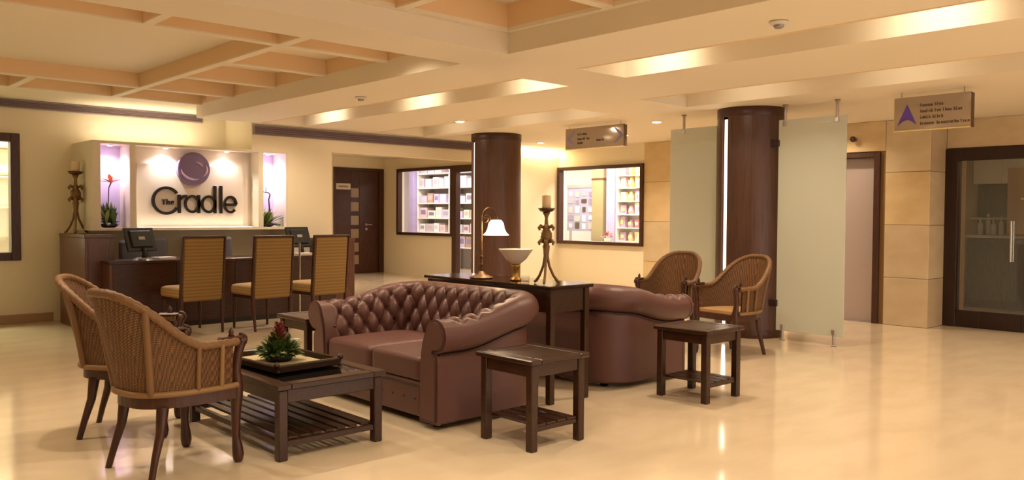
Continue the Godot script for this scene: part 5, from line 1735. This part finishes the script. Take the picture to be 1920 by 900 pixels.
func build_shop() -> void:
	var w := structure("wall_store", "white walls of the shop behind the windows", "wall")
	obj("plaster", span(12.65, 12.75, 0, 2.7, -17.7, -8.0), M.shop_white, w)
	obj("plaster", span(10.55, 12.75, 0, 2.7, -17.8, -17.6), M.shop_white, w)
	obj("plaster", span(10.55, 12.75, 0, 2.7, -8.0, -7.9), M.shop_white, w)
	obj("plaster", span(10.40, 12.75, 2.62, 2.7, -17.7, -7.9), M.shop_white, w)
	panel_lamp(Vector3(11.55, 2.60, -15.4), Vector2(0.5, 2.4), Color(1.0, 0.95, 0.95), 4.4, "ceiling light panel in the shop above the cartons")
	panel_lamp(Vector3(11.25, 2.60, -12.2), Vector2(0.5, 1.6), Color(1.0, 0.94, 0.92), 2.6, "ceiling light panel in the shop behind the column")
	panel_lamp(Vector3(10.95, 2.60, -9.6), Vector2(0.5, 1.8), Color(1.0, 0.95, 0.88), 7.0, "ceiling light panel in the shop above the colourful goods")
	for k in 4:
		M["print%d" % k] = mat([Color(0.45, 0.42, 0.55), Color(0.70, 0.62, 0.62), Color(0.55, 0.56, 0.60), Color(0.72, 0.70, 0.78)][k], 0.6)
	M.shelf_back = mat(Color(0.36, 0.34, 0.38), 0.6)
	# stock shelves seen through the left window
	var sh := thing("shop_shelf", "white stock shelf unit full of cartons behind the left shop window", "shelf", Vector3(12.25, 0, -15.4))
	obj("back_panel", span(0.36, 0.38, 0, 2.5, -1.30, 2.4, 0.0), M.shelf_back, sh)
	var levels := [0.52, 0.86, 1.20, 1.56, 1.93, 2.28]
	for y in levels:
		obj("shelf_board", span(0.0, 0.36, y - 0.025, y, -1.30, 2.4, 0.002), M.white, sh)
	for z in [-1.30, -0.05, 1.2, 2.38]:
		obj("upright", span(0.0, 0.36, 0, 2.45, z - 0.012, z + 0.012, 0.002), M.white, sh)
	obj("end_panel", span(-0.10, 0.36, 0, 2.5, -1.52, -1.33, 0.003), M.lilac_deep, sh)
	var ords := ["lowest", "second", "third", "fourth", "fifth", "top"]
	var tones := [["white", Color(0.86, 0.85, 0.84)], ["pale grey", Color(0.68, 0.68, 0.70)], ["cream", Color(0.84, 0.80, 0.70)], ["lilac", Color(0.68, 0.64, 0.76)], ["pale pink", Color(0.82, 0.70, 0.70)], ["tan", Color(0.62, 0.52, 0.40)]]
	for k in tones.size():
		M["tone%d" % k] = mat(tones[k][1], 0.6)
	for r in levels.size():
		var z := -1.24
		var count := 0
		while z < 2.25 and count < 12:
			var wz := rng.randf_range(0.16, 0.30)
			for up in [-0.05, 1.2]:      # keep clear of the uprights
				if z < up + 0.02 and z + wz > up - 0.02:
					z = up + 0.025
			var hy := rng.randf_range(0.16, 0.27)
			if r == 5: hy = minf(hy, 0.18)
			var k := rng.randi() % tones.size()
			count += 1
			box_item("carton", "%s carton on the %s stock shelf behind the shop window, %s from the left" % [tones[k][0], ords[r], ["first", "second", "third", "fourth", "fifth", "sixth", "seventh", "eighth", "ninth", "tenth", "eleventh", "twelfth"][count - 1]], "carton", "cartons on the shop stock shelves",
				Vector3(12.40, levels[r], -15.4 + z + wz / 2), Vector3(0.22, hy, wz), M["tone%d" % k])
			z += wz + rng.randf_range(0.02, 0.07)
	# goods seen through the right window
	var nb := thing("notice_board", "blue grey display board with small cards behind the right shop window", "display board", Vector3(11.70, 0, -10.72))
	obj("board", span(0.0, 0.03, 0.98, 1.86, -0.36, 0.36, 0.004), M.blue_board, nb)
	obj("head_strip", span(-0.01, 0.0, 1.80, 1.86, -0.36, 0.36, 0.001), M.grille, nb)
	for k in 20:
		obj("card", one(Vector3(-0.006, 1.07 + (k / 4) * 0.155 + rng.randf_range(-0.015, 0.015), -0.26 + (k % 4) * 0.172), Vector3(0.008, rng.randf_range(0.07, 0.13), rng.randf_range(0.07, 0.14)), 0.001), M[["print0", "print1", "print2", "print3", "white", "frame_dark"][rng.randi() % 6]], nb)
	obj("leg", span(0.0, 0.03, 0, 0.98, -0.30, -0.26, 0.003), M.silver, nb)
	obj("leg", span(0.0, 0.03, 0, 0.98, 0.26, 0.30, 0.003), M.silver, nb)
	var yp := thing("square_post", "ochre square post inside the shop between board and goods", "post", Vector3(11.60, 0, -10.20))
	obj("shaft", span(0, 0.22, 0, 1.93, -0.16, 0.12, 0.006), M.yellow_post, yp)
	obj("band", span(-0.006, 0.226, 1.93, 1.965, -0.166, 0.126, 0.003), M.frame, yp)
	obj("upper_shaft", span(0, 0.22, 1.965, 2.61, -0.16, 0.12, 0.006), M.tan_panel, yp)
	var lp := thing("lilac_strip", "tall lilac banner strip right of the ochre post in the shop", "banner", Vector3(11.62, 0, -9.92))
	obj("cloth", span(0, 0.02, 0.3, 2.3, -0.10, 0.10, 0.002), M.lilac_deep, lp)
	obj("rod", span(-0.005, 0.025, 2.3, 2.32, -0.12, 0.12, 0.002), M.silver, lp)
	var gs := thing("gift_rack", "white gift rack with colourful packs behind the right shop window", "rack", Vector3(11.65, 0, -9.2))
	obj("back_panel", span(0.24, 0.26, 0, 2.3, -0.60, 0.75, 0.0), M.shop_white, gs)
	var gl := [0.82, 1.06, 1.30, 1.54, 1.78, 2.0]
	for y in gl:
		obj("shelf_board", span(0, 0.24, y - 0.015, y, -0.60, 0.75, 0.002), M.white, gs)
	for z in [-0.60, 0.74]:
		obj("upright", span(0, 0.24, 0, 2.3, z - 0.01, z + 0.01, 0.002), M.white, gs)
	var gay := [["yellow", Color(0.88, 0.78, 0.48)], ["pink", Color(0.86, 0.62, 0.64)], ["white", Color(0.90, 0.88, 0.85)], ["peach", Color(0.88, 0.72, 0.54)], ["grey blue", Color(0.58, 0.60, 0.66)], ["mauve", Color(0.66, 0.54, 0.64)], ["pale yellow", Color(0.92, 0.88, 0.70)], ["rose", Color(0.72, 0.40, 0.38)]]
	for k in gay.size():
		M["gay%d" % k] = mat(gay[k][1], 0.5)
	for r in gl.size():
		for c in 8:
			var k := rng.randi() % gay.size()
			if r == 2 and c > 1 and c < 6: k = 2
			var hh := rng.randf_range(0.15, 0.215)
			var t := thing("gift_pack", "%s gift pack on the %s shelf of the gift rack, %s from the left" % [gay[k][0], ords[r], ["first", "second", "third", "fourth", "fifth", "sixth", "seventh", "eighth"][c]], "gift pack", Vector3(11.76, gl[r], -9.2 - 0.50 + c * 0.165), rng.randf_range(-0.3, 0.3), "gift packs on the shop rack")
			if c % 3 == 1:
				var m := MB.new()
				m.lathe([Vector2(0, 0), Vector2(0.05, 0.0), Vector2(0.062, hh * 0.4), Vector2(0.04, hh * 0.75), Vector2(0.045, hh * 0.85), Vector2(0.02, hh), Vector2(0, hh)], 12)
				obj("pack_body", m, M["gay%d" % k], t)
			else:
				obj("pack_body", one(Vector3(0, hh / 2, 0), Vector3(0.10, hh, 0.12), 0.008), M["gay%d" % k], t)
			obj("label_patch", one(Vector3(-0.064, hh * 0.5, 0), Vector3(0.004, hh * 0.35, 0.06), 0.001), M["gay%d" % ((k + 3) % gay.size())], t)
	# a low shop counter with red flowers by the window
	var ct := thing("shop_counter", "white shop counter behind the right window with flowers on top", "counter", Vector3(11.05, 0, -9.75))
	obj("counter_body", span(0, 0.32, 0, 0.78, -0.7, 0.8, 0.004), M.shop_white, ct)
	obj("counter_top", span(-0.02, 0.34, 0.78, 0.81, -0.72, 0.82, 0.004), M.white, ct)
	var pf := thing("flower_pot", "small pot of red and pink flowers on the shop counter", "flowers", Vector3(11.2, 0.81, -9.62))
	var m2 := MB.new()
	m2.lathe([Vector2(0, 0), Vector2(0.05, 0), Vector2(0.065, 0.07), Vector2(0.058, 0.07), Vector2(0, 0.06)], 14)
	obj("pot", m2, M.white, pf)
	m2 = MB.new()
	var m3 := MB.new()
	for k in 40:
		var an := rng.randf() * TAU
		var el := rng.randf_range(0.1, 1.4)
		var d := Vector3(cos(an) * cos(el), sin(el), sin(an) * cos(el))
		(m2 if k % 2 else m3).leaf(Vector3(0, 0.06, 0) + d * 0.08, d, 0.06, 0.04, 0.01)
	obj("bloom", m2, M.red_flower, pf).set_meta("kind", "stuff")
	obj("bloom", m3, M["gay1"], pf).set_meta("kind", "stuff")

# ---------------------------------------------------------------- room behind the glass door
func build_side_room() -> void:
	var w := structure("wall_side_room", "tan walls of the room behind the glass door", "wall")
	obj("plaster", span(13.4, 13.5, 0, 2.5, -6.0, 0.2), M.plaster, w)
	obj("plaster", span(10.55, 13.5, 0, 2.5, -6.1, -6.0), M.plaster, w)
	obj("plaster", span(10.6, 13.5, 0, 2.5, 0.2, 0.3), M.plaster, w)
	obj("plaster", span(10.45, 13.5, 2.42, 2.52, -6.1, 0.3), M.plaster, w)
	obj("pier", span(11.0, 11.35, 0, 2.42, -4.10, -3.82, 0.004), M.tan_panel, w)
	panel_lamp(Vector3(12.2, 2.40, -2.6), Vector2(0.5, 0.5), Color(1.0, 0.86, 0.66), 0.5, "ceiling light panel in the room behind the glass door", 1.5)
	var c := thing("wall_cabinet", "grey counter unit with a cream wall cupboard behind the glass door", "cabinet", Vector3(12.85, 0, -3.95))
	obj("upper_cupboard", span(0.2, 0.5, 1.76, 2.12, -0.35, 0.02, 0.004), M.white, c)
	obj("upper_cupboard", span(0.2, 0.5, 1.76, 2.12, 0.024, 0.40, 0.004), M.white, c)
	obj("splash_panel", span(0.40, 0.44, 1.02, 1.76, -0.35, 0.40, 0.002), M.grey_cabinet, c)
	obj("mid_shelf", span(0.1, 0.42, 1.25, 1.28, -0.35, 0.30, 0.003), M.white, c)
	obj("counter_top", span(-0.05, 0.5, 0.99, 1.03, -0.37, 0.6, 0.004), M.white, c)
	for k in 2:
		obj("door", span(0.0, 0.02, 0.06, 0.98, -0.35 + k * 0.47, -0.35 + k * 0.47 + 0.464, 0.003), M.grey_cabinet, c)
	obj("carcass", span(0.02, 0.5, 0.0, 0.99, -0.35, 0.59, 0.0), M.grille_dark, c)
	for k in 4:
		var b := thing("white_bottle", "white bottle on the counter behind the glass door, %s" % ["leftmost", "second from the left", "third from the left", "rightmost"][k], "bottle", Vector3(12.95 + (k % 2) * 0.05, 1.03, -4.16 + k * 0.085), 0, "white bottles behind the glass door")
		var h: float = [0.24, 0.30, 0.22, 0.27][k]
		var m := MB.new()
		m.lathe([Vector2(0, 0), Vector2(0.033, 0), Vector2(0.035, 0.01), Vector2(0.035, h * 0.66), Vector2(0.014, h * 0.78), Vector2(0.014, h * 0.86), Vector2(0, h * 0.86)], 14)
		obj("body", m, M.white, b)
		m = MB.new()
		m.lathe([Vector2(0, h * 0.86), Vector2(0.018, h * 0.86), Vector2(0.018, h), Vector2(0, h)], 12)
		obj("cap", m, M.white, b)
	var tp := thing("tan_screen", "large tan wall panel with a slim rail behind the glass door handle", "panel", Vector3(12.6, 0, -3.1))
	obj("panel", span(0, 0.05, 1.05, 1.95, -0.62, 0.9, 0.004), M.tan_panel, tp)
	obj("rail", span(-0.02, 0, 1.52, 1.545, -0.45, 0.8, 0.002), M.white, tp)
	var lc := thing("low_cabinet", "dark low cabinet under the tan panel behind the glass door", "cabinet", Vector3(12.45, 0, -3.2))
	obj("body", span(0, 0.5, 0.05, 1.04, -0.13, 1.0, 0.004), M.frame_dark, lc)
	obj("kick_board", span(0.03, 0.5, 0, 0.05, -0.12, 1.0, 0.0), M.wood_black, lc)
